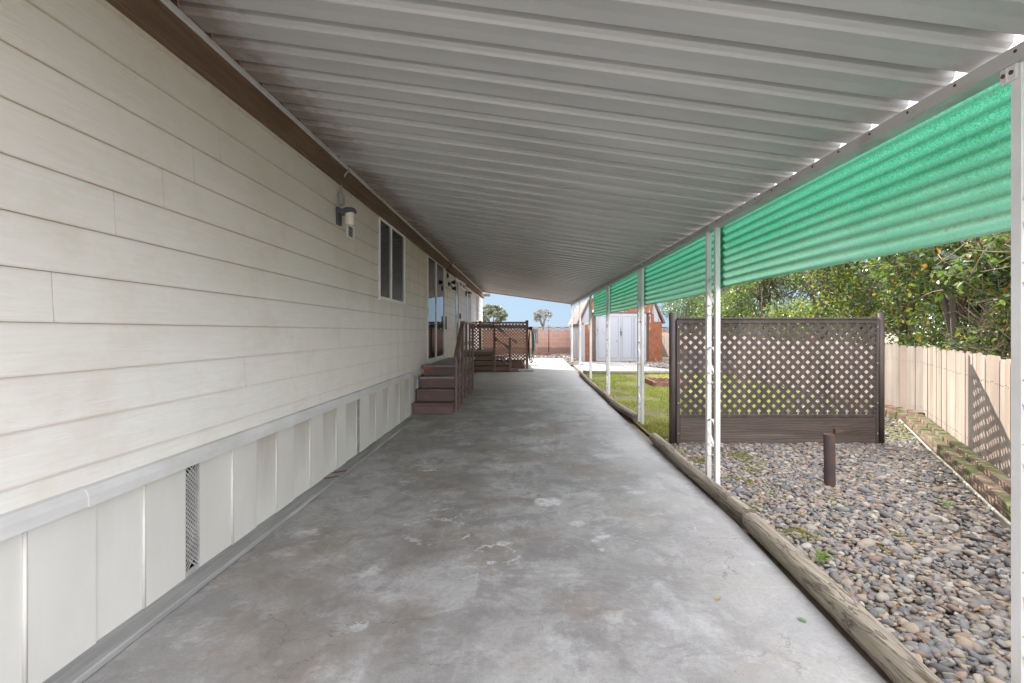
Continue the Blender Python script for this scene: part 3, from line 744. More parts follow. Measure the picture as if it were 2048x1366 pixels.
# windows ------------------------------------------------------------------
def window(name, y0, y1, z0, z1, mull, sill=True, inside='curtain', fw=0.026):
    fr_ = MB()
    xo = WX+0.012; xi = WX-0.06
    fr_.bev(xi, xo, y0, y1, z1-fw, z1, 0.003); fr_.bev(xi, xo, y0, y1, z0, z0+fw, 0.003)
    fr_.bev(xi, xo-0.001, y0, y0+fw, z0+fw, z1-fw, 0.003); fr_.bev(xi, xo-0.001, y1-fw, y1, z0+fw, z1-fw, 0.003)
    for m in mull: fr_.bev(xi+0.02, xo-0.004, m-fw*0.3, m+fw*0.3, z0+fw, z1-fw, 0.003)
    # inner sash rails
    edges = [y0+fw]+[m for m in mull]+[y1-fw]
    for k, (p, q) in enumerate(zip(edges[:-1], edges[1:])):
        p2 = p+(fw*0.3 if k else 0); q2 = q-(fw*0.3 if k < len(edges)-2 else 0)
        s = 0.013
        for bx_ in ((p2, p2+s, z0+fw, z1-fw), (q2-s, q2, z0+fw, z1-fw), (p2+s, q2-s, z0+fw, z0+fw+s), (p2+s, q2-s, z1-fw-s, z1-fw)):
            fr_.box(WX-0.02, WX-0.001-0.003*k, *bx_)
    fo = fr_.build(name, M['white_metal'], house)
    if sill:
        MB().prism([(xo, z0-0.012), (xo+0.02, z0-0.02), (xo+0.02, z0-0.006), (xo, z0+0.006), (WX-0.02, z0+0.006), (WX-0.02, z0-0.012)], 'y', y0-0.015, y1+0.015).build('sill', M['white_metal'], fo, fix=True)
    MB().box(WX-0.014, WX-0.009, y0+fw, y1-fw, z0+fw, z1-fw).build('pane', M['glass'], fo)
    ins = MB()
    if inside == 'curtain':
        c0 = mull[0] if mull else y0
        n = 60; a_, b_ = c0+0.05, y1+0.05
        vs = []
        for i in range(n+1):
            y = a_+(b_-a_)*i/n; x = WX-0.060+0.018*math.sin(i*0.95)+0.008*math.sin(i*0.37)
            vs += [(x, y, z0-0.1), (x, y, z1-0.12)]
        ins.add(vs, [(2*i, 2*i+2, 2*i+3, 2*i+1) for i in range(n)], True)
        ins.build('curtain', M['curtain'], fo)
    elif inside == 'vertical':
        y = y0+0.03
        while y < y1-0.05:
            ins.box(WX-0.17, WX-0.10, y, y+0.004, z0+0.02, z1-0.05); y += 0.055
        ins.build('blind', M['blind'], fo)
    elif inside == 'white':
        ins.box(WX-0.10, WX-0.09, y0+0.02, y1-0.02, z0+0.02, z1-0.02); ins.build('shade', M['blind'], fo)
    # dim room box
    rb = MB(); rb.box(WX-0.75, WX-0.74, y0-0.3, y1+0.3, z0-0.2, min(z1+0.1, 2.94)); rb.build('room_back', M['interior'], fo)
    return fo
window('window', 6.21, 7.53, 1.81, 2.875, [6.776])
sd = window('sliding_door', 9.25, 11.22, 0.814, 2.90, [10.18], sill=False, inside='vertical', fw=0.045)
MB().bev(WX+0.022, WX+0.05, 11.17, 11.2, 1.45, 1.75, 0.004).build('door_handle', M['black_iron'], sd)
MB().prism([(WX-0.05, 0.79), (WX+0.07, 0.79), (WX+0.06, 0.812), (WX-0.05, 0.812)], 'y', 9.2, 11.3).build('threshold', M['white_metal'], sd, fix=True)
wd = window('screen_door', 12.98, 13.62, 0.85, 2.84, [], sill=False, inside='white', fw=0.07)
MB().bev(WX+0.022, WX+0.06, 13.52, 13.55, 1.75, 1.9, 0.004).build('door_handle', M['black_iron'], wd)
window('window', 13.75, 15.1, 2.66, 2.86, [14.4], sill=False, inside='white')
window('window', 15.4, 16.4, 1.72, 2.80, [15.9], inside='white')
window('window', 18.3, 19.2, 1.80, 2.82, [18.75], inside='white')
# vent grille next to the lamp
v = MB(); y0, y1, z0, z1 = 5.075, 5.275, 2.375, 2.52
v.bev(WX-0.004, WX+0.016, y0, y0+0.022, z0, z1, 0.003); v.bev(WX-0.004, WX+0.016, y1-0.022, y1, z0, z1, 0.003)
v.bev(WX-0.004, WX+0.015, y0+0.022, y1-0.022, z1-0.018, z1, 0.003); v.bev(WX-0.004, WX+0.015, y0+0.022, y1-0.022, z0, z0+0.018, 0.003)
for k in range(5):
    zz_ = z0+0.03+k*0.022; v.prism([(WX-0.004, zz_+0.014), (WX+0.014, zz_), (WX+0.014, zz_+0.004), (WX-0.004, zz_+0.018)], 'y', y0+0.022, y1-0.022)
MB().box(WX-0.006, WX+0.001, y0+0.01, y1-0.01, z0+0.01, z1-0.01).build('vent_recess', M['dark'], house)
v.build('vent_grille', M['white_metal'], house, fix=True)

# plank along the skirting
pk = empty('base_plank', (-1.80, 4, 0), 'weathered grey plank lying along the foot of the house skirting, broken and rusty midway', 'plank')
a = MB(); a.bev(-1.93, -1.752, -3.0, 4.74, 0.002, 0.036, 0.006); a.bev(-1.93, -1.748, 4.77, 7.98, 0.002, 0.034, 0.006); a.build('board', M['grey_wood'], pk)
MB().bar((-1.86, 4.52, 0.038), (-1.755, 4.60, 0.038), 0.02, 0.004).bar((-1.86, 4.70, 0.038), (-1.75, 4.78, 0.038), 0.03, 0.004).build('rusty_strap', M['rust'], pk)

# ------------------------------------------------------------------ carport
def cx(y): return 1.78-0.0064*y
RY0, RY1 = 0.35, 18.05
carport = empty('carport', (1.75, 9, 0), 'white aluminium patio cover with ribbed roof, scroll posts and green side sheets over the driveway', 'carport')
XL, ZL, XR, ZR = -1.80, 3.065, 1.765, 2.416
def roof_z(x): return ZL+(ZR-ZL)*(x-XL)/(XR-XL)
per = 0.243
prof = [(0.0, 0.0), (0.070, 0.004), (0.138, 0.0), (0.143, 0.056), (0.152, 0.064), (0.196, 0.064), (0.203, 0.056), (0.208, 0.022), (0.214, 0.016), (0.228, 0.010), (0.234, -0.004), (0.240, -0.005)]
rl = []
n_per = int((RY1-RY0)/per)
for k in range(n_per):
    for p, h in prof: rl.append((RY0+k*per+p, h))
rl.append((RY0+n_per*per, 0.0))
nxs = 8; vs = []; fs = []
for i in range(nxs+1):
    x = XL+(XR-XL)*i/nxs; sk = 1+0.125*(1-i/nxs)
    for y, h in rl:
        vs.append((x, y*sk, roof_z(x)+h))
nl = len(rl)
for i in range(nxs):
    for j in range(nl-1): fs.append((i*nl+j, (i+1)*nl+j, (i+1)*nl+j+1, i*nl+j+1))
rb = MB(); rb.add(vs, fs); ro = rb.build('roof_sheet', M['pan'], carport)
sm = ro.modifiers.new('Solidify', 'SOLIDIFY'); sm.thickness = 0.0015; sm.offset = 1
# hanger flange against the house and end cap at the far end
hf = MB(); hf.bev(-1.812, -1.790, RY0, 20.3, 3.024, 3.060, 0.003)
hf.build('hanger_rail', M['beam'], carport)
MB().box(-1.815, -1.805, RY0-0.3, 20.3, 3.0, 3.165).box(-1.98, -1.66, RY0-0.3, 20.3, 3.166, 3.18).build('flashing', M['fascia'], carport)
yl = rl[-1][0]*1.125; yr = rl[-1][0]
MB().bar((XL, yl+0.03, roof_z(XL)+0.02), (XR, yr+0.03, roof_z(XR)+0.02), 0.012, 0.11).build('end_cap', simple('end_cap_brown', (0.22, 0.16, 0.13), rough=0.6), carport)
yr0 = rl[0][0]
MB().bar((XL, yr0*1.125-0.02, roof_z(XL)+0.02), (XR, yr0-0.02, roof_z(XR)+0.02), 0.012, 0.10).build('end_cap', M['white_metal'], carport)
# beam: C channel carried by the posts
bm_ = MB()
for a_, b_ in ((RY0, 6.6), (6.6, 12.6), (12.6, RY1)):
    vs = []
    for y in (a_, b_):
        x = cx(y); zt = 2.405
        vs += [(x-0.035, y, 2.345), (x+0.04, y, 2.345), (x+0.04, y, zt), (x-0.035, y, zt), (x-0.035, y, 2.349)]
    bm_.add([vs[0], vs[1], vs[2], vs[3], vs[5], vs[6], vs[7], vs[8]], [(0,1,2,3), (7,6,5,4), (0,4,5,1), (1,5,6,2), (2,6,7,3), (3,7,4,0)])
    # inner lip
    bm_.bar((cx(a_)-0.037, a_+0.002, 2.351), (cx(b_)-0.037, b_-0.002, 2.351), 0.006, 0.012)
bm_.build('beam', M['beam'], carport, fix=True)
y = RY0+0.17
while y < 9: MB().lathe([(0.006, 0.0), (0.006, -0.003), (0.001, -0.005)], (cx(y)-0.0355, y, 2.385), 8, 'x').build('screw', M['rust'], carport); y += per
def tube_post(y, w=0.044):
    x = cx(y); z0 = g(y)-0.06
    p = MB(); p.bev(x-w/2, x+w/2, y-w/2, y+w/2, z0, 2.345, 0.004)
    return p.build('post', M['post'], carport)
def spline(P_, n=8):
    out = []
    for i in range(len(P_)-1):
        p0 = P_[max(i-1, 0)]; p1 = P_[i]; p2 = P_[i+1]; p3 = P_[min(i+2, len(P_)-1)]
        for k in range(n):
            t_ = k/n
            out.append(tuple(0.5*((2*b_)+(-a_+c_)*t_+(2*a_-5*b_+4*c_-d_)*t_*t_+(-a_+3*b_-3*c_+d_)*t_**3) for a_, b_, c_, d_ in zip(p0, p1, p2, p3)))
    return out+[P_[-1]]
def scroll(pair_y, z, par):
    """flat wrought strap: a hook with a long sweep, and a small curl under it"""
    ya, yb = pair_y; y0_ = ya+0.024; L_s = (yb-ya)-0.03; x = cx(ya)-0.010; hw, ht = 0.011, 0.0025
    for nm, cv in (('scroll', [(0, -.02), (.25, .015), (.6, .02), (.9, -.005), (1.0, -.05), (.88, -.10), (.55, -.15), (.2, -.20), (0, -.225)]),
                   ('curl', [(.45, -.232), (.75, -.222), (.97, -.24), (1.0, -.275), (.85, -.31), (.5, -.325), (.3, -.30)])):
        c = [(y0_+u*L_s, z+v) for u, v in spline(cv)]
        vs = []; fs = []; n = len(c)
        for i, (yy, zz_) in enumerate(c):
            q = c[min(i+1, n-1)]; p = c[max(i-1, 0)]; dy, dz = q[0]-p[0], q[1]-p[1]; l = math.hypot(dy, dz) or 1
            ny, nz_ = -dz/l*ht, dy/l*ht
            vs += [(x-hw, yy-ny, zz_-nz_), (x+hw, yy-ny, zz_-nz_), (x+hw, yy+ny, zz_+nz_), (x-hw, yy+ny, zz_+nz_)]
        for i in range(n-1):
            for k in range(4): fs.append((i*4+k, i*4+(k+1) % 4, (i+1)*4+(k+1) % 4, (i+1)*4+k))
        fs += [(0, 1, 2, 3), ((n-1)*4+3, (n-1)*4+2, (n-1)*4+1, (n-1)*4)]
        mb2 = MB(); mb2.add(vs, fs); mb2.build(nm, M['scroll'], par, fix=True)
for (a_, b_) in ((1.53, 1.747), (4.49, 4.70), (7.30, 7.51), (10.14, 10.36)):
    p1 = tube_post(a_); p2 = tube_post(b_)
    for z in (1.865, 1.226, 0.55): scroll((a_, b_), z, p2)
for y in (12.87, 15.26, 17.75): tube_post(y, 0.06)
# post head bracket on the near post
hb = MB(); x_ = cx(1.747); hb.bev(x_-0.030, x_-0.022, 1.735, 1.80, 2.29, 2.35, 0.006); hb.bev(x_-0.034, x_+0.03, 1.769, 1.775, 2.29, 2.352, 0.002)
hb.build('post_bracket', M['white_metal'], carport)
MB().lathe([(0.008, 0), (0.008, -0.004), (0.001, -0.006)], (x_-0.030, 1.785, 2.32), 8, 'x').lathe([(0.008, 0), (0.008, -0.004), (0.001, -0.006)], (x_-0.030, 1.755, 2.32), 8, 'x').build('bolt', M['rust'], carport)
# green corrugated sheets hung from the beam
for (a_, b_, dx) in ((0.6, 4.60, 0.0), (4.50, 7.45, 0.006), (7.35, 10.35, 0.0), (10.25, 12.84, 0.006)):
    nz = 72; ny = 10; vs = []; fs = []
    for j in range(ny+1):
        y = a_+(b_-a_)*j/ny
        for i in range(nz+1):
            z = 1.785+0.585*i/nz
            wob_ = 0.008*mnoise.noise(Vector((y*0.8, z*2, a_)))
            vs.append((cx(y)+0.066+dx+wob_+0.0095*math.sin(2*math.pi*(z-1.79)/0.068), y, z-0.012*math.sin((y-a_)*1.3)*(1-i/nz)))
    for j in range(ny):
        for i in range(nz):
            p = j*(nz+1)+i; fs.append((p, p+nz+1, p+nz+2, p+1))
    mb = MB(); mb.add(vs, fs, True); o = mb.build('side_sheet', M['green'], carport)

# ------------------------------------------------------------------ lamps and fittings on the wall
lamp = empty('wall_lamp', (WX, 4.87, 2.5), 'charcoal wall lamp with white cylinder cover, on the siding before the first window', 'lamp')
a = MB(); a.bev(WX-0.005, WX+0.022, 4.80, 4.90, 2.445, 2.62, 0.006)
a.prism([(WX+0.022, 2.575), (WX+0.05, 2.60), (WX+0.16, 2.612), (WX+0.17, 2.595), (WX+0.165, 2.572), (WX+0.03, 2.55)], 'y', 4.80, 4.90)
a.lathe([(0.001, 0.045), (0.052, 0.042), (0.060, 0.03), (0.060, 0.0), (0.001, 0.0)], (WX+0.115, 4.85, 2.572), 24)
a.build('lamp_bracket', M['grey_iron'], lamp, fix=True)
MB().lathe([(0.044, 0.0), (0.044, -0.02), (0.041, -0.115), (0.036, -0.122), (0.001, -0.123)], (WX+0.115, 4.85, 2.572), 24).build('lamp_shade', M['lamp_glass'], lamp)
jb = empty('junction_box', (WX, 4.87, 2.70), 'galvanised junction box with bent conduit above the charcoal wall lamp', 'junction box')
MB().bev(WX-0.004, WX+0.045, 4.845, 4.915, 2.655, 2.765, 0.006).build('box', M['steel'], jb)
MB().tube([(WX+0.022, 4.88, 2.765), (WX+0.022, 4.88, 2.80), (WX+0.022, 4.88, 2.86), (WX+0.04, 4.88, 2.93), (WX+0.075, 4.885, 2.985), (WX+0.085, 4.93, 3.01), (WX+0.06, 4.98, 3.03)], 0.010, 10).lathe([(0.015, 0), (0.015, 0.03)], (WX+0.022, 4.88, 2.76), 12).build('conduit', M['steel'], jb)
jb2 = empty('junction_box', (WX, 11.55, 2.75), 'small brown junction box with looped conduit above the twin spotlight', 'junction box')
MB().bev(WX-0.004, WX+0.04, 11.5, 11.58, 2.66, 2.76, 0.006).build('box', M['rust'], jb2)
MB().tube([(WX+0.02, 11.54, 2.76), (WX+0.02, 11.54, 2.85), (WX+0.08, 11.54, 2.93), (WX+0.12, 11.5, 3.0), (WX+0.10, 11.35, 3.03), (WX+0.09, 11.2, 2.98)], 0.012, 8).build('conduit', M['rust'], jb2)
sp = empty('twin_spotlight', (WX, 11.75, 2.5), 'brown twin spotlight on the wall just past the glass sliding door', 'lamp')
MB().lathe([(0.055, 0), (0.055, 0.015), (0.03, 0.03), (0.001, 0.03)], (WX, 11.75, 2.54), 16, 'x').tube([(WX+0.03, 11.75, 2.54), (WX+0.07, 11.70, 2.56), (WX+0.10, 11.62, 2.56)], 0.014, 8).tube([(WX+0.03, 11.75, 2.54), (WX+0.06, 11.80, 2.50), (WX+0.09, 11.82, 2.46)], 0.014, 8).build('mount', M['black_iron'], sp)
for (yy, zz_, xx) in ((11.60, 2.565, WX+0.12), (11.84, 2.44, WX+0.10)):
    MB().lathe([(0.001, -0.03), (0.025, -0.03), (0.032, 0.0), (0.055, 0.055), (0.055, 0.065), (0.05, 0.065), (0.03, 0.01), (0.001, 0.005)], (xx, yy, zz_), 16, 'x').build('lamp_head', M['black_iron'], sp)
ln = empty('wall_lantern', (WX, 15.5, 2.55), 'small dark lantern with round clear globe beside a tall far window', 'lamp')
MB().bev(WX-0.004, WX+0.02, 15.16, 15.26, 2.50, 2.66, 0.004).tube([(WX+0.02, 15.21, 2.60), (WX+0.08, 15.21, 2.63), (WX+0.12, 15.21, 2.62)], 0.012, 8).lathe([(0.001, 0.05), (0.055, 0.03), (0.06, 0.0)], (WX+0.12, 15.21, 2.58), 14).build('bracket', M['black_iron'], ln)
MB().lathe([(0.05, 0.0), (0.062, -0.04), (0.055, -0.09), (0.03, -0.12), (0.001, -0.125)], (WX+0.12, 15.21, 2.58), 14).build('globe', M['lamp_glass'], ln)

# ------------------------------------------------------------------ steps at the sliding door
st = empty('entry_steps', (-1.53, 9.5, 0), 'purple-brown wooden steps and landing with side railing below the glass sliding door', 'steps')
SX0, SX1 = -1.845, -1.205
lev = [(8.00, 0.225), (8.26, 0.425), (8.50, 0.615), (8.74, 0.80)]
for i, (y, z) in enumerate(lev):
    yn = lev[i+1][0] if i < 3 else 11.35
    w0 = SX0 if i else SX0-0.02
    tdm = MB()
    if i < 3:
        tdm.bev(w0, SX1, y-0.022, yn+0.01, z-0.036, z, 0.005)
    else:
        yy = y-0.022
        while yy < 11.3: tdm.bev(SX0, SX1+0.02, yy, yy+0.136, z-0.036, z, 0.004); yy += 0.142
    tdm.build('tread' if i < 3 else 'landing', M['step'] if i < 2 else M['step_top'], st)
    zb = lev[i-1][1] if i else g(y)+0.004
    MB().bev(w0+0.006, SX1-0.006, y, y+0.03, zb+0.002, z-0.038, 0.004).build('riser', M['step'], st)
# side framing: cleats and boards with gaps
sb = MB()
for k, zb in enumerate((0.07, 0.25, 0.43, 0.61)):
    ystart = [8.03, 8.30, 8.54, 8.78][k]
    sb.bev(SX1-0.03, SX1-0.003, ystart, 11.3, zb, zb+0.135, 0.004)
sb.build('side_board', M['step'], st)
cl_ = MB()
for i, (y, z) in enumerate(lev[1:]): cl_.box(SX0+0.12, SX0+0.16, y-0.004, y+0.002, lev[i][1]+0.002, z-0.04)
cl_.build('cleat', M['step'], st)
MB().bar((-1.6, 7.982, 0.229), (-1.42, 7.982, 0.229), 0.02, 0.003).bar((-1.62, 8.245, 0.428), (-1.45, 8.245, 0.428), 0.02, 0.003).build('worn_paint', simple('orange_worn_paint', (0.42, 0.12, 0.05), rough=0.7), st)
PX = SX1+0.035
for (y, zt, w) in ((8.22, 1.02, 0.05), (8.62, 1.26, 0.04), (9.02, 1.56, 0.06), (9.6, 1.56, 0.05), (10.2, 1.56, 0.05), (10.75, 1.56, 0.06)):
    MB().bev(PX-w*0.35, PX+w*0.35, y-w/2, y+w/2, g(y)+0.002, zt, 0.004).build('railing_post', M['rail'], st)
MB().bar((PX+0.002, 8.16, 0.98), (PX+0.002, 9.05, 1.58), 0.07, 0.035).bar((PX-0.025, 8.2, 0.62), (PX-0.025, 9.05, 1.16), 0.02, 0.06).build('sloping_rail', M['rail'], st)
MB().bev(PX-0.045, PX+0.045, 9.0, 10.80, 1.562, 1.596, 0.004).bev(PX-0.042, PX-0.02, 9.0, 10.80, 1.13, 1.19, 0.003).build('top_rail', M['step_top'], st)

# ------------------------------------------------------------------ lattice maker
def lattice(mb, x0, x1, z0, z1, yf, pitch, w, th, plane='y', backs=True):
    """crossed diagonal slats filling a rectangle; pitch = horizontal spacing"""
    H = z1-z0
    for s in (1, -1):
        off = 0 if s == 1 else th+0.001
        xx = x0-H if s == 1 else x0
        end = x1 if s == 1 else x1+H
        k = 0
        while True:
            a = xx+k*pitch
            if a > end: break
            # line: x = a + s*(z-z0)
            xa, xb = a, a+s*H
            za, zb = z0, z1
            if s == 1:
                if xa < x0: za = z0+(x0-xa); xa = x0
                if xb > x1: zb = z1-(xb-x1); xb = x1
            else:
                if xa > x1: za = z0+(xa-x1); xa = x1
                if xb < x0: zb = z1-(x0-xb); xb = x0
            if zb-za > 0.01: mb.bar((xa, yf+off, za), (xb, yf+off, zb), th, w) if False else mb.bar((xa, yf+off, za), (xb, yf+off, zb), w, th, up=(0, 1, 0))
            k += 1
    return mb

# trellis screen
TY = 6.16
tl = empty('lattice_screen', (3.15, TY, 0), 'free-standing dark brown lattice privacy screen with solid knotty base board in the pebble bed', 'lattice screen')
a = MB(); lattice(a, 1.93, 4.385, 0.355, 1.55, TY-0.004, 0.1227, 0.0455, 0.007); a.build('lattice', M['trellis'], tl)
a = MB(); a.bev(1.90, 4.42, TY-0.035, TY+0.03, 1.547, 1.572, 0.004); a.bev(1.90, 4.40, TY-0.022, TY-0.006, 1.50, 1.546, 0.003)
a.build('top_rail', M['trellis'], tl)
MB().bev(1.885, 1.928, TY-0.03, TY+0.03, 0.0, 1.546, 0.004).build('stile', M['trellis'], tl); MB().bev(4.385, 4.415, TY-0.03, TY+0.03, 0.0, 1.546, 0.004).build('stile', M['trellis'], tl)
a = MB(); a.bev(1.93, 4.384, TY-0.028, TY-0.006, 0.325, 0.358, 0.003); a.build('bottom_rail', M['trellis'], tl)
MB().bev(1.93, 4.384, TY-0.022, TY+0.02, -0.01, 0.323, 0.005).build('base_board', M['trellis_board'], tl)
MB().tube([(1.84, TY, -0.03), (1.84, TY, 0.8), (1.838, TY, 1.628)], 0.040, 18).build('post', M['pole'], tl)
MB().tube([(4.465, TY, -0.03), (4.465, TY, 0.8), (4.467, TY, 1.628)], 0.036, 18).build('post', M['pole'], tl)
b_ = MB()
for x in (1.907, 4.40):
    for z in (0.12, 0.5, 1.0, 1.45): b_.lathe([(0.009, 0), (0.009, -0.005), (0.001, -0.007)], (x, TY-0.03, z), 8, 'y')
b_.build('bolt', M['steel'], tl)

# rusty pipe stub
ps = empty('pipe_stub', (2.76, 4.45, 0), 'rusty upright pipe stub with bent bracket on top, standing in the pebbles', 'pipe')
MB().tube([(2.76, 4.45, -0.05), (2.757, 4.45, 0.2), (2.753, 4.452, 0.462)], 0.046, 20, caps=False).lathe([(0.046, 0.0), (0.038, 0.002), (0.036, -0.05), (0.001, -0.05)], (2.753, 4.452, 0.462), 20).build('pipe', simple('dark_rusted_pipe', (0.075, 0.06, 0.062), (0.12, 0.07, 0.052), 9, rough=0.7, bump=0.4, metal=0.2), ps)
MB().bev(2.715, 2.80, 4.44, 4.446, 0.455, 0.468, 0.001).bev(2.792, 2.80, 4.42, 4.46, 0.455, 0.515, 0.001).bar((2.80, 4.44, 0.49), (2.86, 4.43, 0.492), 0.012, 0.005).build('bracket', M['rust'], ps)

# ------------------------------------------------------------------ logs
def log(name, p0, p1, r, label):
    p0 = Vector(p0); p1 = Vector(p1); n = 40; m = 28
    d = (p1-p0); L = d.length; d.normalize(); s = d.cross(Vector((0,0,1))).normalized(); u = s.cross(d)
    o = empty(name, ((p0+p1)/2), label, 'log', 'half-buried landscape logs edging the driveway')
    o.location.z -= r
    vs = []; fs = []
    sd = p0.x*7+p0.y
    for i in range(n+1):
        tt = i/n; c = p0+d*L*tt + s*0.012*math.sin(tt*5+sd)+u*0.006*math.sin(tt*7+sd)
        for k in range(m):
            a = 2*math.pi*k/m
            q = Vector((math.cos(a)*2.2, math.sin(a)*2.2, tt*L*1.2+sd))
            rr = r*(1+0.06*mnoise.noise(q)+0.05*mnoise.noise(Vector((math.cos(a)*6, math.sin(a)*6, tt*L*0.7+sd))))
            if i in (0, n): rr *= 0.94
            vs.append(c+(s*math.cos(a)+u*math.sin(a))*rr)
    for i in range(n):
        for k in range(m):
            l = (k+1) % m; fs.append((i*m+k, i*m+l, (i+1)*m+l, (i+1)*m+k))
    mb = MB(); mb.add(vs, fs, True); mb.build('bark_surface', M['log'], o)
    e = MB(); e.add([vs[k] - d*0.001 for k in range(m)], [tuple(reversed(range(m)))]); e.add([vs[n*m+k]+d*0.001 for k in range(m)], [tuple(range(m))])
    e.build('cut_end', M['log_end'], o)
    return o
log('edging_log', (1.405, 0.55, 0.045), (1.605, 3.50, 0.045), 0.068, 'thick cracked landscape log with green moss on its driveway side, foremost of the row')
log('edging_log', (1.615, 3.56, 0.045), (1.625, 6.28, 0.042), 0.060, 'long weathered landscape log passing the foot of the second scroll post')
log('edging_log', (1.69, 7.50, 0.06), (1.585, 9.0, 0.105), 0.062, 'short landscape log with its round cut end showing beside the lawn')
log('edging_log', (1.58, 9.03, 0.10), (1.535, 13.6, 0.21), 0.058, 'thin landscape log farthest along the driveway, running up to the paver path')
ce = empty('edging_timber', (3.4, 14.03, 0.2), 'low dark timber laid across between the lawn and the pale pavers', 'timber')
MB().tube([(1.64, 14.02, 0.225), (2.8, 14.03, 0.222), (4.1, 14.02, 0.225), (5.2, 14.04, 0.23)], 0.062, 16).build('timber', M['log'], ce)

# ------------------------------------------------------------------ fences
def picket_fence(name, p0, p1, zt, zb, label, wd_=0.135):
    p0 = Vector(p0); p1 = Vector(p1); L = (p1-p0).length; d = (p1-p0).normalized(); nrm = Vector((d.y, -d.x))  # pointing away from the camera side
    o = empty(name, ((p0.x+p1.x)/2, (p0.y+p1.y)/2, zb(0.5)), label, 'fence')
    n = int(L/(wd_+0.004)); w = L/n
    for i in range(n):
        a = p0+d*(i*w+0.002+random.uniform(0, 0.002)); b = p0+d*((i+1)*w-0.003)
        tt = (i+0.5)/n; top = zt(tt)+random.uniform(-0.022, 0.022); bot = zb(tt); off = random.uniform(-0.005, 0.006)
        a = a+nrm*off; b = b+nrm*(off+random.uniform(-0.004, 0.004)); th = 0.017
        ln_ = random.uniform(-0.004, 0.004)
        c = 0.028+random.uniform(-.004, .006)
        u = (b-a).normalized()
        pl = [(0, bot), (w-0.005, bot), (w-0.005+ln_, top-c*1.3), (w-0.005-c+ln_, top), (c+ln_, top), (ln_, top-c*1.3)]
        vs = [(a.x+u.x*p+nrm.x*q, a.y+u.y*p+nrm.y*q, z) for q in (0, th) for p, z in pl]
        m = len(pl); fs = [tuple(range(m)), tuple(reversed(range(m, 2*m)))]+[(k, k+m, (k+1) % m+m, (k+1) % m) for k in range(m)]
        mb = MB(); mb.add(vs, fs); pk_ = mb.build('picket', M['fence'] if random.random() < 0.8 else M['fence2'], o, fix=True)
    r_ = MB(); a = p0+nrm*0.045; b = p1+nrm*0.045
    for fz in (0.16, 0.78):
        r_.bar((a.x, a.y, zb(0)+fz*(zt(0)-zb(0))), (b.x, b.y, zb(1)+fz*(zt(1)-zb(1))), 0.04, 0.085)
    r_.build('rail', M['fence'], o)
    nl_ = MB()
    for i in range(n):
        for fz in (0.16, 0.78):
            for e in (0.3, 0.7):
                tt = (i+e)/n; q = p0+d*((i+e)*w)-nrm*0.007; z = zb(tt)+fz*(zt(tt)-zb(tt))+random.uniform(-.01, .01)
                nl_.bar((q.x, q.y, z), (q.x+nrm.x*0.004, q.y+nrm.y*0.004, z), 0.007, 0.007)
    nl_.build('nail', M['rust'], o)
    return o
M['fence2'] = wood('pale_fence_board_warm', (0.40, 0.32, 0.26), (0.32, 0.25, 0.205), 2, fine=12, bump=0.25)
picket_fence('picket_fence', (fence_x(1.0)+0.05, 1.0), (fence_x(7.42)+0.05, 7.42), lambda t_: 1.13+0.04*t_, lambda t_: 0.03+0.01*t_, 'pale dog-eared board fence running diagonally behind the mossy brick edging')
picket_fence('picket_fence', (6.05, 7.46), (6.15, 22.9), lambda t_: 1.18+0.20*t_, lambda t_: 0.06+0.24*t_, 'pale board fence continuing straight back behind the lattice screen and shed', 0.16)

# brick edging: two stepped courses
be = empty('brick_edging', (4.0, 4.5, 0), 'two stepped courses of loose mossy bricks along the foot of the diagonal fence', 'brick edging')
d = Vector((0.57, 1.0)).normalized(); nr = Vector((d.y, -d.x))
def brick(c, ang, lz, z0, hh=0.058, wl=0.205, ww=0.098):
    u = Vector((math.cos(ang), math.sin(ang))); v_ = Vector((-u.y, u.x)); mb = MB()
    mb.bev(-wl/2, wl/2, -ww/2, ww/2, 0, hh, 0.006)
    tl_ = random.uniform(-0.03, 0.03)
    mb.v = [(c[0]+u.x*p[0]+v_.x*p[1], c[1]+u.y*p[0]+v_.y*p[1], z0+p[2]+tl_*p[0]) for p in mb.v]
    mb.build('brick', M['brick'], be)
y = 1.3
while y < 7.3:
    x = fence_x(y)
    for row, (o1, z1) in enumerate(((-0.15, 0.015), (-0.145, 0.075), (-0.055, 0.135), (-0.055, 0.075))):
        p = Vector((x, y))-nr*(-o1)+d*(0.1*(row % 2))
        brick((p.x, p.y), math.atan2(d.y, d.x)+random.uniform(-0.05, 0.05), 0, g(y)+z1-0.03+random.uniform(-.004, .004))
    y += 0.216*d.y
for k in range(10):
    yy = 7.35+k*0.215
    brick((5.84, yy), R(90)+random.uniform(-.06, .06), 0, g(yy)-0.012); brick((5.845, yy), R(90)+random.uniform(-.06, .06), 0, g(yy)+0.048)
    if k < 7: brick((5.93, yy+0.1), R(90)+random.uniform(-.06, .06), 0, g(yy)+0.10)
pw = MB(); pts_ = []
for k in range(20):
    y = 1.2+k*0.33; x = fence_x(y); p = Vector((x, y))-nr*0.235; pts_.append((p.x, p.y, g(y)+0.006+0.004*math.sin(k*1.3)))
pw.tube(pts_, 0.013, 10)
tag(pw.build('irrigation_pipe', M['pvc']), 'thin dirty white pipe lying in front of the mossy brick edging', 'pipe')

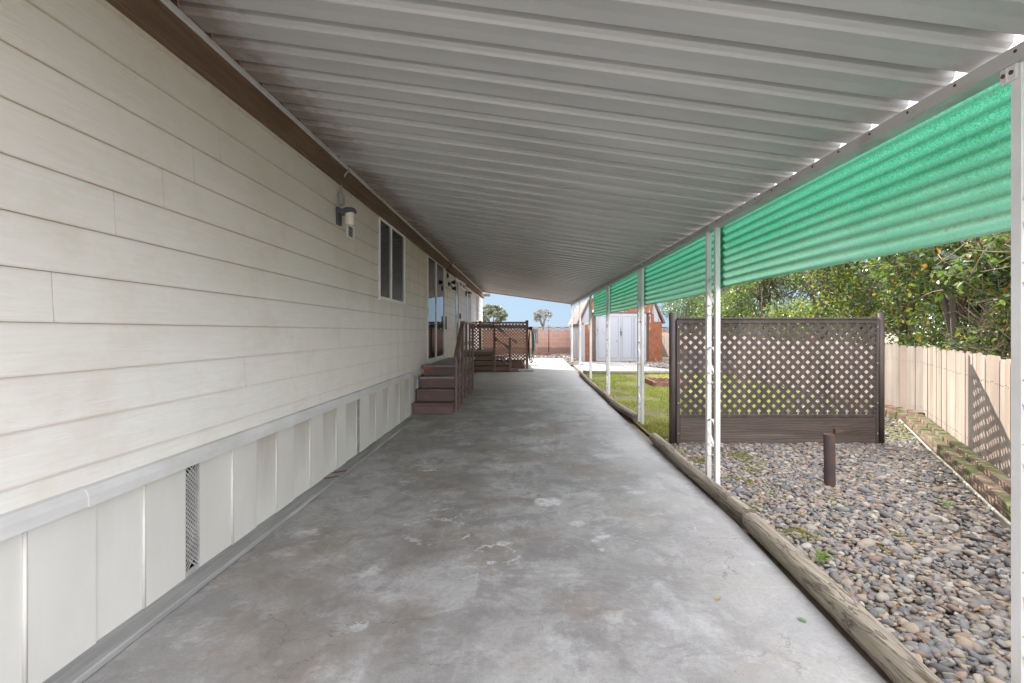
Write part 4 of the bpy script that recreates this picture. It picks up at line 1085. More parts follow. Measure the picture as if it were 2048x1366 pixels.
# ------------------------------------------------------------------ shed
SH = 0.30; SY = 18.2
shed = empty('garden_shed', (3.53, 20.4, SH), 'rusty red and white metal garden shed with gambrel roof behind the lawn', 'shed')
L_, R_, SYB = 2.02, 5.05, 22.55
EZ, KZ, PZ = 1.76, 2.56, 2.92
b = MB()
b.box(L_+0.01, R_-0.01, SY+0.03, SYB, SH, EZ); b.prism([(L_+0.02, EZ), (R_-0.02, EZ), (R_-0.32, KZ-0.03), ((L_+R_)/2, PZ-0.03), (L_+0.32, KZ-0.03)], 'y', SY+0.04, SYB)
b.build('shed_body', M['shed_side'], shed, fix=True)
# front wall panels
DL, DM, DR = 2.60, 3.515, 4.46
f = MB(); f.box(L_+0.17, L_+0.36, SY, SY+0.03, SH, EZ-0.02); f.box(R_-0.48, R_-0.21, SY, SY+0.03, SH, EZ+0.3)
f.prism([(L_+0.36, 2.12), (R_-0.36, 2.12), (R_-0.33, KZ-0.04), ((L_+R_)/2, PZ-0.04), (L_+0.33, KZ-0.04)], 'y', SY-0.004, SY+0.034)
f.box(L_+0.02, L_+0.36, SY-0.002, SY+0.02, EZ-0.10, EZ-0.03)
f.box(R_-0.21, R_-0.0, SY, SY+0.03, SH, EZ)
f.build('rusted_panel', M['shed_rust'], shed, fix=True)
for q in ((L_+0.0, L_+0.17, SY, SY+0.03, SH, EZ-0.10), (3.2, 3.6, SY-0.008, SY-0.005, 2.14, 2.24)):
    MB().box(*q).build('white_panel', M['shed_white'], shed)
f = MB(); f.prism([(L_+0.04, EZ-0.02), (L_+0.30, EZ-0.02), (L_+0.30, KZ-0.16)], 'y', SY-0.006, SY+0.03); f.build('white_panel', M['shed_white'], shed, fix=True)
f = MB(); f.prism([(R_-0.03, EZ+0.01), (R_-0.29, EZ+0.01), (R_-0.32, KZ-0.10)], 'y', SY-0.006, SY+0.03)
f.build('white_panel', M['shed_white'], shed, fix=True)
for x0, x1 in ((L_+0.37, DL-0.02), (DR+0.02, R_-0.49)):
    f = MB(); x = x0
    while x < x1-0.02: f.prism([(x, SY+0.02), (x+0.012, SY-0.008), (x+0.028, SY-0.008), (x+0.04, SY+0.02)], 'z', SH, 2.08); x += 0.05
    f.build('corrugated_strip', M['shed_brown'], shed, fix=True)
MB().bev(L_+0.36, R_-0.36, SY-0.05, SY-0.006, 2.075, 2.115, 0.004).bev(L_-0.02, R_+0.08, SY-0.06, SY+0.0, SH-0.05, SH+0.006, 0.006).build('door_track', M['shed_brown'], shed)
for x0, x1, pan in ((DL, DM-0.003, [(0.07, 0.845)]), (DM+0.003, DR, [(0.05, 0.40), (0.50, 0.89)])):
    dd = MB(); dd.bev(x0, x1, SY-0.045, SY-0.012, SH+0.012, 2.07, 0.006)
    if len(pan) == 2: pass
    do = dd.build('sliding_door', M['shed_white'], shed)
    bd = MB()
    for a_, b_ in pan:
        w = x1-x0; p, q = x0+a_*w/0.94, x0+b_*w/0.94+0.0
        for bx_ in ((p, q, 1.95, 1.958), (p, q, SH+0.12, SH+0.128), (p, p+0.008, SH+0.128, 1.95), (q-0.008, q, SH+0.128, 1.95)): bd.box(bx_[0], bx_[1], SY-0.050, SY-0.044, bx_[2], bx_[3])
    bd.build('panel_bead', M['shed_brown'], do)
    if len(pan) == 2: MB().box(x0+0.455, x0+0.462, SY-0.0465, SY-0.045, SH+0.02, 2.06).build('door_seam', M['dark'], do)
MB().bev(DM-0.03, DM+0.035, SY-0.065, SY-0.047, 1.36, 1.40, 0.003).box(DM-0.012, DM+0.005, SY-0.055, SY-0.047, 1.40, 1.56).build('hasp', M['black_iron'], shed)
pl = empty('padlock', (DM, SY-0.06, 1.25), 'small black padlock hanging on the white shed doors', 'padlock')
MB().bev(DM-0.022, DM+0.022, SY-0.08, SY-0.06, 1.27, 1.32, 0.004).tube([(DM-0.014, SY-0.07, 1.32), (DM-0.012, SY-0.07, 1.35), (DM, SY-0.07, 1.362), (DM+0.012, SY-0.07, 1.35), (DM+0.014, SY-0.07, 1.32)], 0.004, 8).build('lock_body', M['black_iron'], pl)
# ribbed gambrel roof
C_ = (L_+R_)/2
seg = [((L_-0.09, EZ-0.06), (L_+0.30, KZ)), ((L_+0.30, KZ), (C_, PZ)), ((C_, PZ), (R_-0.30, KZ)), ((R_-0.30, KZ), (R_+0.09, EZ-0.06))]
rf = MB()
for (p, q) in seg:
    dx, dz = q[0]-p[0], q[1]-p[1]; l = math.hypot(dx, dz); nx_, nz_ = -dz/l, dx/l
    ys2 = []; y = SY-0.06
    while y < SYB+0.08:
        for o_, h in ((0, 0.0), (0.06, 0.0), (0.072, 0.022), (0.098, 0.022), (0.11, 0.0)): ys2.append((y+o_, h))
        y += 0.15
    vs = []; fs = []
    for (yy, h) in ys2:
        vs.append((p[0]+nx_*h, yy, p[1]+nz_*h)); vs.append((q[0]+nx_*h, yy, q[1]+nz_*h))
    for i in range(len(ys2)-1): fs.append((2*i, 2*i+1, 2*i+3, 2*i+2))
    rf.add(vs, fs)
ro = rf.build('roof', M['shed_roof'], shed); sm = ro.modifiers.new('Solidify', 'SOLIDIFY'); sm.thickness = 0.004; sm.offset = -1
tm = MB()
for (p, q) in seg: tm.bar((p[0], SY-0.065, p[1]+0.01), (q[0], SY-0.065, q[1]+0.01), 0.02, 0.06, up=(-(q[1]-p[1]), 0, q[0]-p[0]))
tm.build('gable_trim', M['shed_brown'], shed)
sv = MB(); y = SY+0.1
while y < SYB-0.2: sv.box(L_-0.014, L_+0.009, y, y+0.03, SH, EZ-0.04); y += 0.42
sv.build('wall_rib', M['shed_white'], shed)

# ------------------------------------------------------------------ block wall with breeze blocks
bw = empty('block_wall', (3, 23.25, 0.33), 'pink-brown painted block wall with a crossed breeze block top row at the end of the driveway', 'wall')
MB().bev(-9, 14, 23.2, 23.39, 0.2, 1.45, 0.004).build('masonry', M['block'], bw)
bz = MB(); x = -9.0
bz.box(-9, 14, 23.23, 23.36, 1.60, 1.635); bz.box(-9, 14, 23.23, 23.36, 1.452, 1.468)
while x < 13.9:
    bz.box(x, x+0.035, 23.235, 23.355, 1.468, 1.60)
    bz.bar((x+0.035, 23.295, 1.47), (x+0.42, 23.295, 1.598), 0.030, 0.10, up=(0,1,0)); bz.bar((x+0.035, 23.296, 1.598), (x+0.42, 23.296, 1.47), 0.030, 0.10, up=(0,1,0))
    x += 0.42
bz.build('breeze_row', M['breeze'], bw)
MB().tube([(1.05, 22.6, 0.30), (1.05, 22.6, 1.72)], 0.022, 8).build('x', M['rust']).name = 'steel_stake'
tag(bpy.data.objects['steel_stake'], 'thin rusty upright stake standing before the block wall', 'stake')
for k in range(5):
    x = 0.40+k*0.155
    sc1 = MB(); pr = [(x, 0)] 
    poly = [(x, 0.33)]+[(x+0.145*i/8, 0.33+0.11+0.028*abs(math.sin(i/8*math.pi*2))) for i in range(9)]+[(x+0.145, 0.33)]
    sc1.prism(poly, 'y', 22.30+0.05*(k % 2), 22.36+0.05*(k % 2))
    tag(sc1.build('edging_brick', M['red_brick'], fix=True), 'scalloped pinkish edging brick in the row before the block wall', 'brick', 'scalloped bricks before the block wall')

# scalloped bed ring on the lawn
def scallop(p, q, z):
    p = Vector(p); q = Vector(q); d_ = (q-p); L0 = d_.length; d_.normalize(); n_ = Vector((-d_.y, d_.x))
    poly = [(0, 0)]+[(L0*i/10, 0.105+0.025*abs(math.sin(i/10*math.pi*2))) for i in range(11)]+[(L0, 0)]
    m = len(poly); vs = []
    for s in (-0.03, 0.03): vs += [(p.x+d_.x*a_+n_.x*s, p.y+d_.y*a_+n_.y*s, z+h_) for a_, h_ in poly]
    mb = MB(); mb.add(vs, [tuple(range(m)), tuple(reversed(range(m, 2*m)))]+[(k, k+m, (k+1) % m+m, (k+1) % m) for k in range(m)])
    tag(mb.build('edging_brick', M['red_brick'], fix=True), 'scalloped reddish edging brick of the small bed on the lawn', 'brick', 'scalloped bricks round the lawn bed')
bx0, bx1, by0, by1 = 2.98, 3.82, 11.35, 12.2
for k in range(3):
    w = (bx1-bx0)/3
    scallop((bx0+k*w+0.004, by0), (bx0+(k+1)*w-0.004, by0), g(11.4)-0.02); scallop((bx0+k*w+0.004, by1), (bx0+(k+1)*w-0.004, by1), g(12.2)-0.02)
    w = (by1-by0-0.07)/3
    scallop((bx0, by0+0.036+k*w), (bx0, by0+0.036+(k+1)*w-0.006), g(11.7)-0.02); scallop((bx1, by0+0.036+k*w), (bx1, by0+0.036+(k+1)*w-0.006), g(11.7)-0.02)

# ------------------------------------------------------------------ second landing with lattice
DY = 14.5; DZ0 = g(DY)
dk = empty('deck_stairs', (-1.0, DY, DZ0), 'brown wooden landing with stairs going right and slanted railing, far end of the house', 'steps')
a = MB()
for z0_, z1_, x1_ in ((0.715, 0.81, -0.955), (0.555, 0.69, -0.955), (0.40, 0.53, -0.60), (0.245, 0.375, -0.45), (DZ0+0.006, 0.225, -0.235)):
    a.bev(-1.83, x1_, DY, DY+0.03, z0_, z1_, 0.004)
a.build('skirt_board', M['deck'], dk)
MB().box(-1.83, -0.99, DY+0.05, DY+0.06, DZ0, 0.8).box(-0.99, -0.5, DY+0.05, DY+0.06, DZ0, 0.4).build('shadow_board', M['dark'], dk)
MB().bev(-1.84, -0.94, DY-0.02, DY+1.0, 0.812, 0.846, 0.004).build('landing', M['step_top'], dk)
a = MB()
for x0_, x1_, z in ((-0.95, -0.66, 0.63), (-0.68, -0.45, 0.44), (-0.47, -0.23, 0.27)):
    a.bev(x0_, x1_, DY-0.015, DY+0.95, z-0.036, z, 0.004); a.bev(x1_-0.04, x1_-0.012, DY, DY+0.9, z-0.18, z-0.038, 0.003)
a.build('tread', M['deck'], dk)
for x, zt in ((-0.935, 1.60), (-0.475, 1.22)):
    MB().bev(x-0.035, x+0.035, DY-0.045, DY-0.018, DZ0+0.004, zt, 0.004).build('railing_post', M['rail'], dk)
MB().bar((-1.46, DY-0.05, 1.605), (-0.94, DY-0.05, 1.605), 0.09, 0.035).bar((-0.95, DY-0.05, 1.60), (-0.26, DY-0.05, 1.06), 0.09, 0.035).bar((-0.90, DY-0.05, 1.20), (-0.47, DY-0.05, 0.90), 0.03, 0.05).build('handrail', M['rail'], dk)
# lattice screen on the landing
ls = empty('lattice_screen', (-0.8, 15.5, g(15.5)), 'tan-brown lattice panel between two posts behind the far landing stairs', 'lattice screen')
a = MB(); lattice(a, -1.74, -1.50, 0.78, 1.70, 15.5, 0.105, 0.032, 0.006); lattice(a, -1.40, -0.02, 0.52, 1.70, 15.5, 0.105, 0.036, 0.006); a.build('lattice', M['lattice_brown'], ls)
a = MB(); a.bev(-1.76, 0.0, 15.46, 15.49, 1.68, 1.715, 0.003); a.bev(-1.76, 0.0, 15.46, 15.49, 0.49, 0.53, 0.003); a.bev(-1.76, 0.0, 15.462, 15.488, 1.52, 1.60, 0.003); a.build('rail', M['lattice_brown'], ls)
MB().bev(-1.70, -0.04, 15.50, 15.52, g(15.5)+0.004, 0.49, 0.004).build('kick_board', M['deck'], ls)
for x, zt in ((-1.45, 1.74), (0.03, 1.76)): MB().bev(x-0.045, x+0.045, 15.42, 15.51, g(15.5), zt, 0.006).build('post', M['lattice_brown'], ls)
hs = empty('garden_hose', (0.14, 15.4, 0.3), 'green garden hose hung in long loops beside the lattice end post', 'hose')
a = MB()
for k in range(4):
    r1 = 0.035+0.012*k; pts_ = []
    zt = 1.50-0.01*k; zb_ = 0.42+0.09*(k % 3)
    for i in range(20):
        an = 2*math.pi*i/20; zc = (zt+zb_)/2; pts_.append((0.15+0.006*k+r1*math.cos(an)*1.2, 15.38+0.02*k, zc+(zt-zb_)/2*math.copysign(abs(math.sin(an))**0.7, math.sin(an))))
    a.tube(pts_, 0.011, 8, closed=True)
a.build('hose_loop', M['hose'], hs)
MB().bev(0.08, 0.20, 15.34, 15.50, 1.46, 1.56, 0.01).bar((0.075, 15.46, 1.5), (0.16, 15.46, 1.5), 0.03, 0.03).build('hose_hanger', M['black_iron'], hs)
tw = empty('hanging_towel', (0.31, 15.62, 1.1), 'white towel hanging on a rail just right of the garden hose', 'towel')
for (x0_, x1_, z0_, z1_, yo) in ((0.22, 0.38, 1.03, 1.47, 0.0), (0.21, 0.31, 0.80, 1.05, 0.03)):
    n = 14; vs = []
    for i in range(n+1):
        for j in range(7): x = x0_+(x1_-x0_)*i/n; vs.append((x+0.004*j*math.sin(i), 15.62+yo+0.010*math.sin(i*1.1+j*0.3), z1_+(z0_-z1_)*j/6+0.01*math.sin(i*0.8)))
    a = MB(); a.add(vs, [(i*7+j, i*7+j+1, (i+1)*7+j+1, (i+1)*7+j) for i in range(n) for j in range(6)], True); o = a.build('cloth', M['cloth'], tw); o.modifiers.new('Solidify', 'SOLIDIFY').thickness = 0.006
MB().tube([(0.05, 15.60, 1.485), (0.42, 15.60, 1.485)], 0.008, 8).build('towel_rail', M['steel'], tw)
bk = empty('broom', (-0.05, 15.0, g(15)), 'pale-handled brush leaning low against the lattice end post', 'brush')
MB().tube([(0.02, 15.0, g(15)+0.03), (-0.20, 15.38, 0.60)], 0.012, 8).build('handle', simple('pale_handle', (0.5, 0.38, 0.22), rough=0.6), bk)
MB().lathe([(0.001, 0.03), (0.03, 0.02), (0.035, -0.02), (0.001, -0.03)], (-0.205, 15.38, 0.62), 12).build('brush_head', M['cloth'], bk)
MB().bev(-0.24, 0.22, 14.50, 14.62, DZ0+0.002, DZ0+0.055, 0.006).build('x', M['grey_wood']).name = 'loose_plank'
tag(bpy.data.objects['loose_plank'], 'short weathered board lying on the concrete at the foot of the far stairs', 'plank')

# ------------------------------------------------------------------ vegetation
def leaf_cloud(name, centers, n, ls, cols, mat, parent, wts=None, down=0.3, hollow=0.0):
    """n leaves scattered in ellipsoidal clumps: centers = [(x,y,z,rx,ry,rz)]"""
    C = np.array(centers); vol = (C[:,3]*C[:,4]*C[:,5])**0.8; pi = vol/vol.sum()
    idx = RNG.choice(len(C), n, p=pi)
    u = RNG.normal(0, 1, (n, 3)); u /= np.linalg.norm(u, axis=1)[:, None]
    r_ = RNG.uniform(hollow, 1, n)**0.5
    P_ = C[idx, :3] + u*r_[:, None]*C[idx, 3:6]
    P_ += RNG.normal(0, 0.05, (n, 3))
    a = RNG.uniform(0, 2*np.pi, n); el = RNG.normal(-0.25, 0.5, n)
    dx = np.stack([np.cos(a)*np.cos(el), np.sin(a)*np.cos(el), np.sin(el)], 1)
    rnd = RNG.normal(0, 1, (n, 3)); rnd[:, 2] += 1.2
    nz = rnd-(rnd*dx).sum(1)[:, None]*dx; nz /= np.linalg.norm(nz, axis=1)[:, None]
    sd = np.cross(nz, dx)
    L = ls*RNG.uniform(0.6, 1.25, n)[:, None]; W = L*0.24
    base = P_; tip = P_+dx*L - nz*L*0.10
    m1 = P_+dx*L*0.32; m2 = P_+dx*L*0.68
    co = np.stack([base, m1+sd*W+nz*L*0.07, m2+sd*W*0.85+nz*L*0.05, tip, m2-sd*W*0.85+nz*L*0.05, m1-sd*W+nz*L*0.07], 1)
    cl = np.array(cols); w = np.array(wts) if wts else np.ones(len(cols)); w = w/w.sum()
    # colour runs in patches: young growth sits together
    ci = RNG.choice(len(cl), n, p=w)
    cc = cl[ci]*RNG.uniform(0.7, 1.3, (n, 1))
    return np_mesh(name, co, 6, mat, cc, False, parent)
def limbs(mb, base, top, r0, centers, k=14, sag=0.3):
    base = Vector(base); top = Vector(top)
    mid = base.lerp(top, 0.5)+Vector((random.uniform(-.1, .1), random.uniform(-.1, .1), 0))
    mb.tube([base, mid, top], [r0, r0*0.8, r0*0.45], 8)
    for i in range(k):
        c = random.choice(centers); s = base.lerp(top, random.uniform(0.35, 1.0))
        e = Vector((c[0]+random.uniform(-.7, .7)*c[3], c[1]+random.uniform(-.7, .7)*c[4], c[2]+random.uniform(-.5, .8)*c[5]))
        m = s.lerp(e, 0.5)+Vector((random.uniform(-.15, .15), random.uniform(-.15, .15), random.uniform(0, .25)))
        mb.tube([s, m, e], [r0*0.35, r0*0.2, r0*0.06], 5)
def shrub(name, label, cat, base, centers, n, ls, cols, wts=None, mat='leaf', r0=0.06, group=None, k=20, twigs=0, hollow=0.2):
    o = empty(name, base, label, cat, group)
    tr_ = MB()
    zc = max(c[2] for c in centers)
    for q in range(3):
        b0 = (base[0]+random.uniform(-.2, .2), base[1]+random.uniform(-.2, .2), base[2])
        limbs(tr_, b0, (base[0]+random.uniform(-.5, .5), base[1]+random.uniform(-.5, .5), zc), r0, centers, k)
    tr_.build('trunk', M['bark'], o)
    if twigs:
        tw_ = MB()
        for i in range(twigs):
            c = centers[random.randrange(len(centers))]
            p = Vector((c[0]+random.gauss(0, .5)*c[3], c[1]+random.gauss(0, .5)*c[4], c[2]+random.gauss(0, .5)*c[5]))
            q = p+Vector((random.uniform(-.35, .35), random.uniform(-.3, .3), random.uniform(-.15, .4)))
            m = p.lerp(q, 0.5)+Vector((0, 0, random.uniform(-.05, .08)))
            tw_.tube([p, m, q], [0.006, 0.0045, 0.002], 4)
        tw_.build('twigs', M['twig'], o)
    leaf_cloud('crown', centers, n, ls, cols, M[mat], o, wts, hollow=hollow)
    return o
DG = (0.06, 0.095, 0.045); MG = (0.11, 0.165, 0.055); YG = (0.30, 0.32, 0.06); OR = (0.42, 0.19, 0.03); LG = (0.17, 0.25, 0.05)
def clumps(x0, x1, y0, y1, z0, z1, n, r):
    return [(random.uniform(x0, x1), random.uniform(y0, y1), random.uniform(z0, z1), r*random.uniform(.6, 1.3), r*random.uniform(.6, 1.3), r*random.uniform(.5, 1.0)) for _ in range(n)]
# near camellias behind the diagonal fence
shrub('camellia_bush', 'large glossy-leaved bush with orange leaves and tangled bare twigs, leaning over the diagonal fence', 'bush', (5.3, 4.9, 0.1),
      clumps(4.9, 6.4, 4.0, 6.2, 1.9, 3.4, 20, 0.5)+clumps(4.85, 5.6, 3.9, 5.0, 1.75, 3.2, 11, 0.38)+clumps(5.95, 6.9, 4.8, 6.3, 0.9, 2.0, 10, 0.34), 21000, 0.095, [DG, MG, LG, YG, OR], [4, 5, 2.4, .9, .5], twigs=2600, r0=0.03)
shrub('camellia_bush', 'dense glossy dark green bush rising behind the corner of the pale fence', 'bush', (6.5, 7.2, 0.1),
      clumps(5.9, 7.9, 6.3, 8.3, 1.4, 3.9, 30, 0.52)+clumps(6.3, 7.9, 6.6, 8.8, 0.7, 1.6, 8, 0.4), 18000, 0.09, [DG, MG, LG, YG, OR], [4, 5, 2.2, .9, .5], twigs=500, r0=0.05)
# yellow-green hedge trees behind the straight fence
spots = [(7.6, 9.6, 'loose shrub tree with scattered yellow leaves, seen above the right half of the lattice screen', [MG, YG, LG, OR, DG], [3, 3, 2, .35, 3]),
         (7.3, 12.0, 'airy yellow-green shrub tree above the middle of the lattice screen', [MG, YG, LG, DG], [3, 3.5, 2, 2]),
         (7.2, 14.6, 'bright green shrub tree above the left half of the lattice screen', [MG, LG, YG, DG], [3, 4, 2, 2]),
         (7.4, 17.5, 'dull green shrub tree above the left post of the lattice screen', [MG, LG, DG, YG], [3, 2, 4, .8]),
         (7.0, 20.5, 'dark tree with thin pale stems just right of the rusty shed', [DG, MG, LG], [4, 3, .8])]
for (x, y, lab, cols, w) in spots:
    shrub('hedge_tree', lab, 'tree', (x, y, g(min(y, 23))), clumps(x-1.0, x+1.6, y-1.5, y+1.5, 1.6, 4.4, 34, 0.52)+clumps(x-0.7, x+1.2, y-1.5, y+1.5, 0.8, 1.9, 12, 0.42), 15000, 0.078, cols, w, 'leaf_matt', 0.06, 'trees behind the straight fence', k=26, twigs=260)
# taller backdrop trees
for (x, y, lab) in ((10.5, 15.0, 'tall dark evergreen standing farther back behind the yellow-green shrub trees'), (10.0, 25.5, 'tall dark evergreen beyond the fence corner, behind and right of the shed'), (11.0, 9.0, 'tall dark evergreen farther back behind the glossy bushes')):
    shrub('evergreen_tree', lab, 'tree', (x, y, 0.2), clumps(x-1.6, x+1.8, y-2.2, y+2.2, 1.8, 5.4, 34, 0.8), 9000, 0.15, [DG, MG, LG], [5, 3, 1], 'leaf_matt', 0.12, 'tall trees in the far back', k=24)
# two distant trees
def far_tree(name, label, base, cx_, w_, zlo, zhi, ncl, rc, n, cols, wts, seed, leafy=0.24):
    random.seed(seed)
    o = empty(name, base, label, 'tree'); mb = MB(); B = Vector(base); zf = B.z+(zlo-B.z)*0.75
    fork = Vector((cx_+0.1, B.y, zf)); mb.tube([B, B.lerp(fork, 0.5)+Vector((0.08, 0, 0)), fork], [0.42, 0.34, 0.28], 8)
    cs = []; arms = []
    for k in range(7):
        an = 2*math.pi*k/7+random.uniform(-.3, .3); rr = w_*random.uniform(0.35, 0.65)
        e = Vector((cx_+rr*math.cos(an), B.y+rr*math.sin(an), zlo+(zhi-zlo)*random.uniform(0.35, 0.85)))
        m = fork.lerp(e, 0.5)+Vector((random.uniform(-.3, .3), 0, random.uniform(-.1, .4)))
        mb.tube([fork, m, e], [0.22, 0.14, 0.07], 6); arms += [m, e, m.lerp(e, 0.5)]
    for k in range(ncl):
        while True:
            u = Vector((random.uniform(-1, 1), random.uniform(-1, 1), random.uniform(-1, 1)))
            if 0.25 < u.length < 1 and (u.z > -0.2 or abs(u.x) > 0.35): break
        z = (zlo+zhi)/2+u.z*(zhi-zlo)/2*(1-0.18*abs(u.x)); p = Vector((cx_+u.x*w_, B.y+u.y*w_, z))
        a_ = min(arms, key=lambda q: (q-p).length); m = a_.lerp(p, 0.5)+Vector((random.uniform(-.2, .2), 0, random.uniform(-.05, .25)))
        mb.tube([a_, m, p], [0.06, 0.04, 0.018], 4); 
        for _ in range(3):
            e = p+Vector((random.uniform(-.5, .5), random.uniform(-.5, .5), random.uniform(-.1, .5))); mb.tube([m, p.lerp(m, 0.3), e], [0.03, 0.022, 0.01], 3)
        cs.append((p.x, p.y, p.z, rc*random.uniform(.6, 1.3), rc, rc*random.uniform(.4, .8)))
    mb.build('trunk', M['far_bark'], o)
    leaf_cloud('crown', cs, n, leafy, cols, M['leaf_matt'], o, wts)
    return o
M['far_bark'] = simple('far_bark', (0.15, 0.135, 0.12), rough=0.9)
far_tree('oak_tree', 'distant full-crowned oak against the sky, just right of the house end', (-8.6, 120, 0.3), -8.6, 4.0, 3.0, 8.1, 95, 0.62, 17000, [(0.10, 0.12, 0.07), (0.14, 0.16, 0.09), (0.19, 0.18, 0.11)], [3, 2, 1], 5)
far_tree('oak_tree', 'distant sparse bare-branched oak above the block wall', (4.1, 120, 0.3), 4.1, 2.5, 3.0, 7.5, 60, 0.36, 3200, [(0.13, 0.13, 0.10), (0.18, 0.15, 0.12)], [3, 2], 12, 0.18)
random.seed(99)
# dead leaves and crumbs lying on the pebbles
co = []; cl = []
for _ in range(900):
    y = random.uniform(1.2, 7.5); x = random.uniform(edge_x(y)+0.18, fence_x(y)-0.25)
    if random.random() > 0.35+0.65*(x-1.5)/3: continue
    a_ = random.uniform(0, 6.28); l = random.uniform(0.008, 0.028); w_ = l*0.35; z = g(y)+random.uniform(0.004, 0.012); dx, dy = math.cos(a_), math.sin(a_); t1 = random.uniform(-.006, .008)
    co.append(((x-dx*l, y-dy*l, z), (x-dy*w_, y+dx*w_, z+0.003), (x+dx*l, y+dy*l, z+t1), (x+dy*w_, y-dx*w_, z+0.004)))
    cl.append(random.choice([(0.22,0.13,0.07),(0.30,0.19,0.09),(0.15,0.09,0.06),(0.34,0.26,0.14)]))
tag(np_mesh('leaf_litter', np.array(co), 4, M['grass'], np.array(cl)), 'small dead brown leaves scattered over the river pebbles', 'leaves', kind='stuff')
# small weeds in the pebbles
for (wx, wy, n_, lab) in ((1.78, 2.95, 9, 'thin grassy weed among pebbles right of the nearest log'), (2.95, 2.6, 8, 'small green weed alone in the middle of the near pebbles'), (3.35, 3.9, 7, 'small green weed in the pebbles right of the pipe stub')):
    o = empty('weed', (wx, wy, 0), lab, 'weed')
    co = []; cl = []
    for k in range(n_*2):
        a_ = random.uniform(0, 6.28); l = random.uniform(0.03, 0.09); h = random.uniform(0.02, 0.07); w = 0.006
        dx, dy = math.cos(a_), math.sin(a_); x, y = wx+random.uniform(-.02, .02), wy+random.uniform(-.02, .02)
        co.append(((x, y, 0.0), (x+dx*l*0.5-dy*w, y+dy*l*0.5+dx*w, h*0.9), (x+dx*l, y+dy*l, h), (x+dx*l*0.5+dy*w, y+dy*l*0.5-dx*w, h*0.9))); cl.append((0.16, 0.27, 0.05))
    np_mesh('weed_leaf', np.array(co), 4, M['grass'], np.array(cl), parent=o)
# fallen leaves
for (fx_, fy_, c_, lab) in ((1.0, 2.55, (0.45, 0.33, 0.05), 'small yellow fallen leaf on the driveway near the log'), (1.33, 2.36, (0.12, 0.26, 0.06), 'small green fallen leaf on the driveway beside the nearest log')):
    a_ = random.uniform(0, 6.28); pts_ = []
    for i in range(10):
        an = 2*math.pi*i/10; pts_.append((fx_+0.022*math.cos(an)*math.cos(a_)-0.009*math.sin(an)*math.sin(a_), fy_+0.022*math.cos(an)*math.sin(a_)+0.009*math.sin(an)*math.cos(a_), 0.004+0.004*abs(math.sin(an))))
    mb = MB(); mb.add(pts_, [tuple(range(10))]); o = mb.build('fallen_leaf', simple('fallen_leaf_skin', c_, rough=0.5, bump=0)); tag(o, lab, 'leaf'); o.modifiers.new('Solidify', 'SOLIDIFY').thickness = 0.0008

# ------------------------------------------------------------------ light, sky, camera
SUN, SKY, EXPO = 2.0, 0.15, 2.25
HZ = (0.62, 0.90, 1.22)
FILL_CLOUD = (7.1, 7.2, 7.6)
S = Vector((-0.349, 0.80, 0.489)).normalized()
sun = bpy.data.lights.new('sun', 'SUN'); sun.energy = SUN; sun.angle = R(0.53); sun.color = (1.0, 0.94, 0.85)
so = bpy.data.objects.new('sun', sun); COL.objects.link(so); so.rotation_euler = S.to_track_quat('Z', 'Y').to_euler(); so.location = (0, 0, 30)
w = bpy.data.worlds.new('World'); SC.world = w; w.use_nodes = True
nt = w.node_tree; bg = nt.nodes['Background']; sky = nt.nodes.new('ShaderNodeTexSky')
sky.sky_type = 'NISHITA'; sky.sun_disc = False; sky.sun_elevation = math.asin(S.z); sky.sun_rotation = math.atan2(S.x, S.y)
sky.air_density = 1.0; sky.dust_density = 0.6; sky.ozone_density = 1.5
nt.links.new(sky.outputs[0], bg.inputs[0]); bg.inputs[1].default_value = SKY
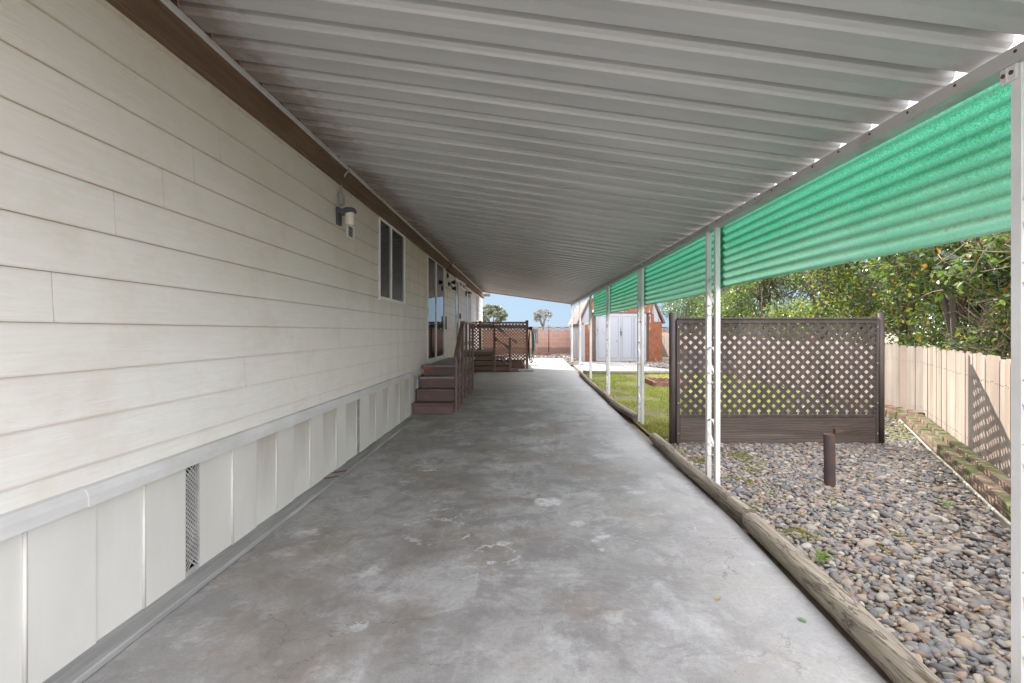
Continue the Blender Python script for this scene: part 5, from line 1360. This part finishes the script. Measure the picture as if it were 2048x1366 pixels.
# pale clear blue low in the direction of the sun, bright cloud added over the rest to light the shaded carport
def wn(ty, **kw):
    n = nt.nodes.new(ty)
    for k, v in kw.items(): setattr(n, k, v)
    return n
def wmix(f, a_, b_):
    n = wn('ShaderNodeMix', data_type='RGBA')
    for i, v in ((0, f), (6, a_), (7, b_)):
        if isinstance(v, tuple): n.inputs[i].default_value = (v[0], v[1], v[2], 1)
        elif isinstance(v, float): n.inputs[i].default_value = v
        else: nt.links.new(v, n.inputs[i])
    return n.outputs[2]
def wmath(op, a_, b_=0.0, clamp=False):
    n = wn('ShaderNodeMath', operation=op, use_clamp=clamp)
    for i, v in ((0, a_), (1, b_)):
        if isinstance(v, float): n.inputs[i].default_value = v
        else: nt.links.new(v, n.inputs[i])
    return n.outputs[0]
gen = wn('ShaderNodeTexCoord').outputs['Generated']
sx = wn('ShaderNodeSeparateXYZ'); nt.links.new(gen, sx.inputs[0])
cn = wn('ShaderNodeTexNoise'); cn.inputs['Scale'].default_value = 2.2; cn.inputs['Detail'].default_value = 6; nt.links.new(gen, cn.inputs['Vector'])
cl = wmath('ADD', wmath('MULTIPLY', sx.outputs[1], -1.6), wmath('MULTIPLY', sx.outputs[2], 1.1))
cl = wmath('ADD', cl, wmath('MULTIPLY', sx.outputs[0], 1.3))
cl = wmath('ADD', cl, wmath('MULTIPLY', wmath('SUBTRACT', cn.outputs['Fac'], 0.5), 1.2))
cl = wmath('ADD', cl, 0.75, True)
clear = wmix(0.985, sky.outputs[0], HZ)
nt.links.new(wmix(cl, clear, FILL_CLOUD), bg.inputs[0])
cam = bpy.data.cameras.new('camera'); cam.sensor_width = 36; cam.lens = 980/2048*36; cam.clip_start = 0.05; cam.clip_end = 3000
cam.shift_x = -(1052-1024)/2048; cam.shift_y = -(683-664)/2048
co_ = bpy.data.objects.new('camera', cam); COL.objects.link(co_); co_.location = (0, 0, 1.39); co_.rotation_euler = (R(90), 0, 0)
SC.camera = co_
vs_ = SC.view_settings; vs_.view_transform = 'Standard'; vs_.look = 'None'; vs_.gamma = 1; vs_.exposure = EXPO
SC.cycles.max_bounces = 10; SC.cycles.diffuse_bounces = 6; SC.cycles.transparent_max_bounces = 12
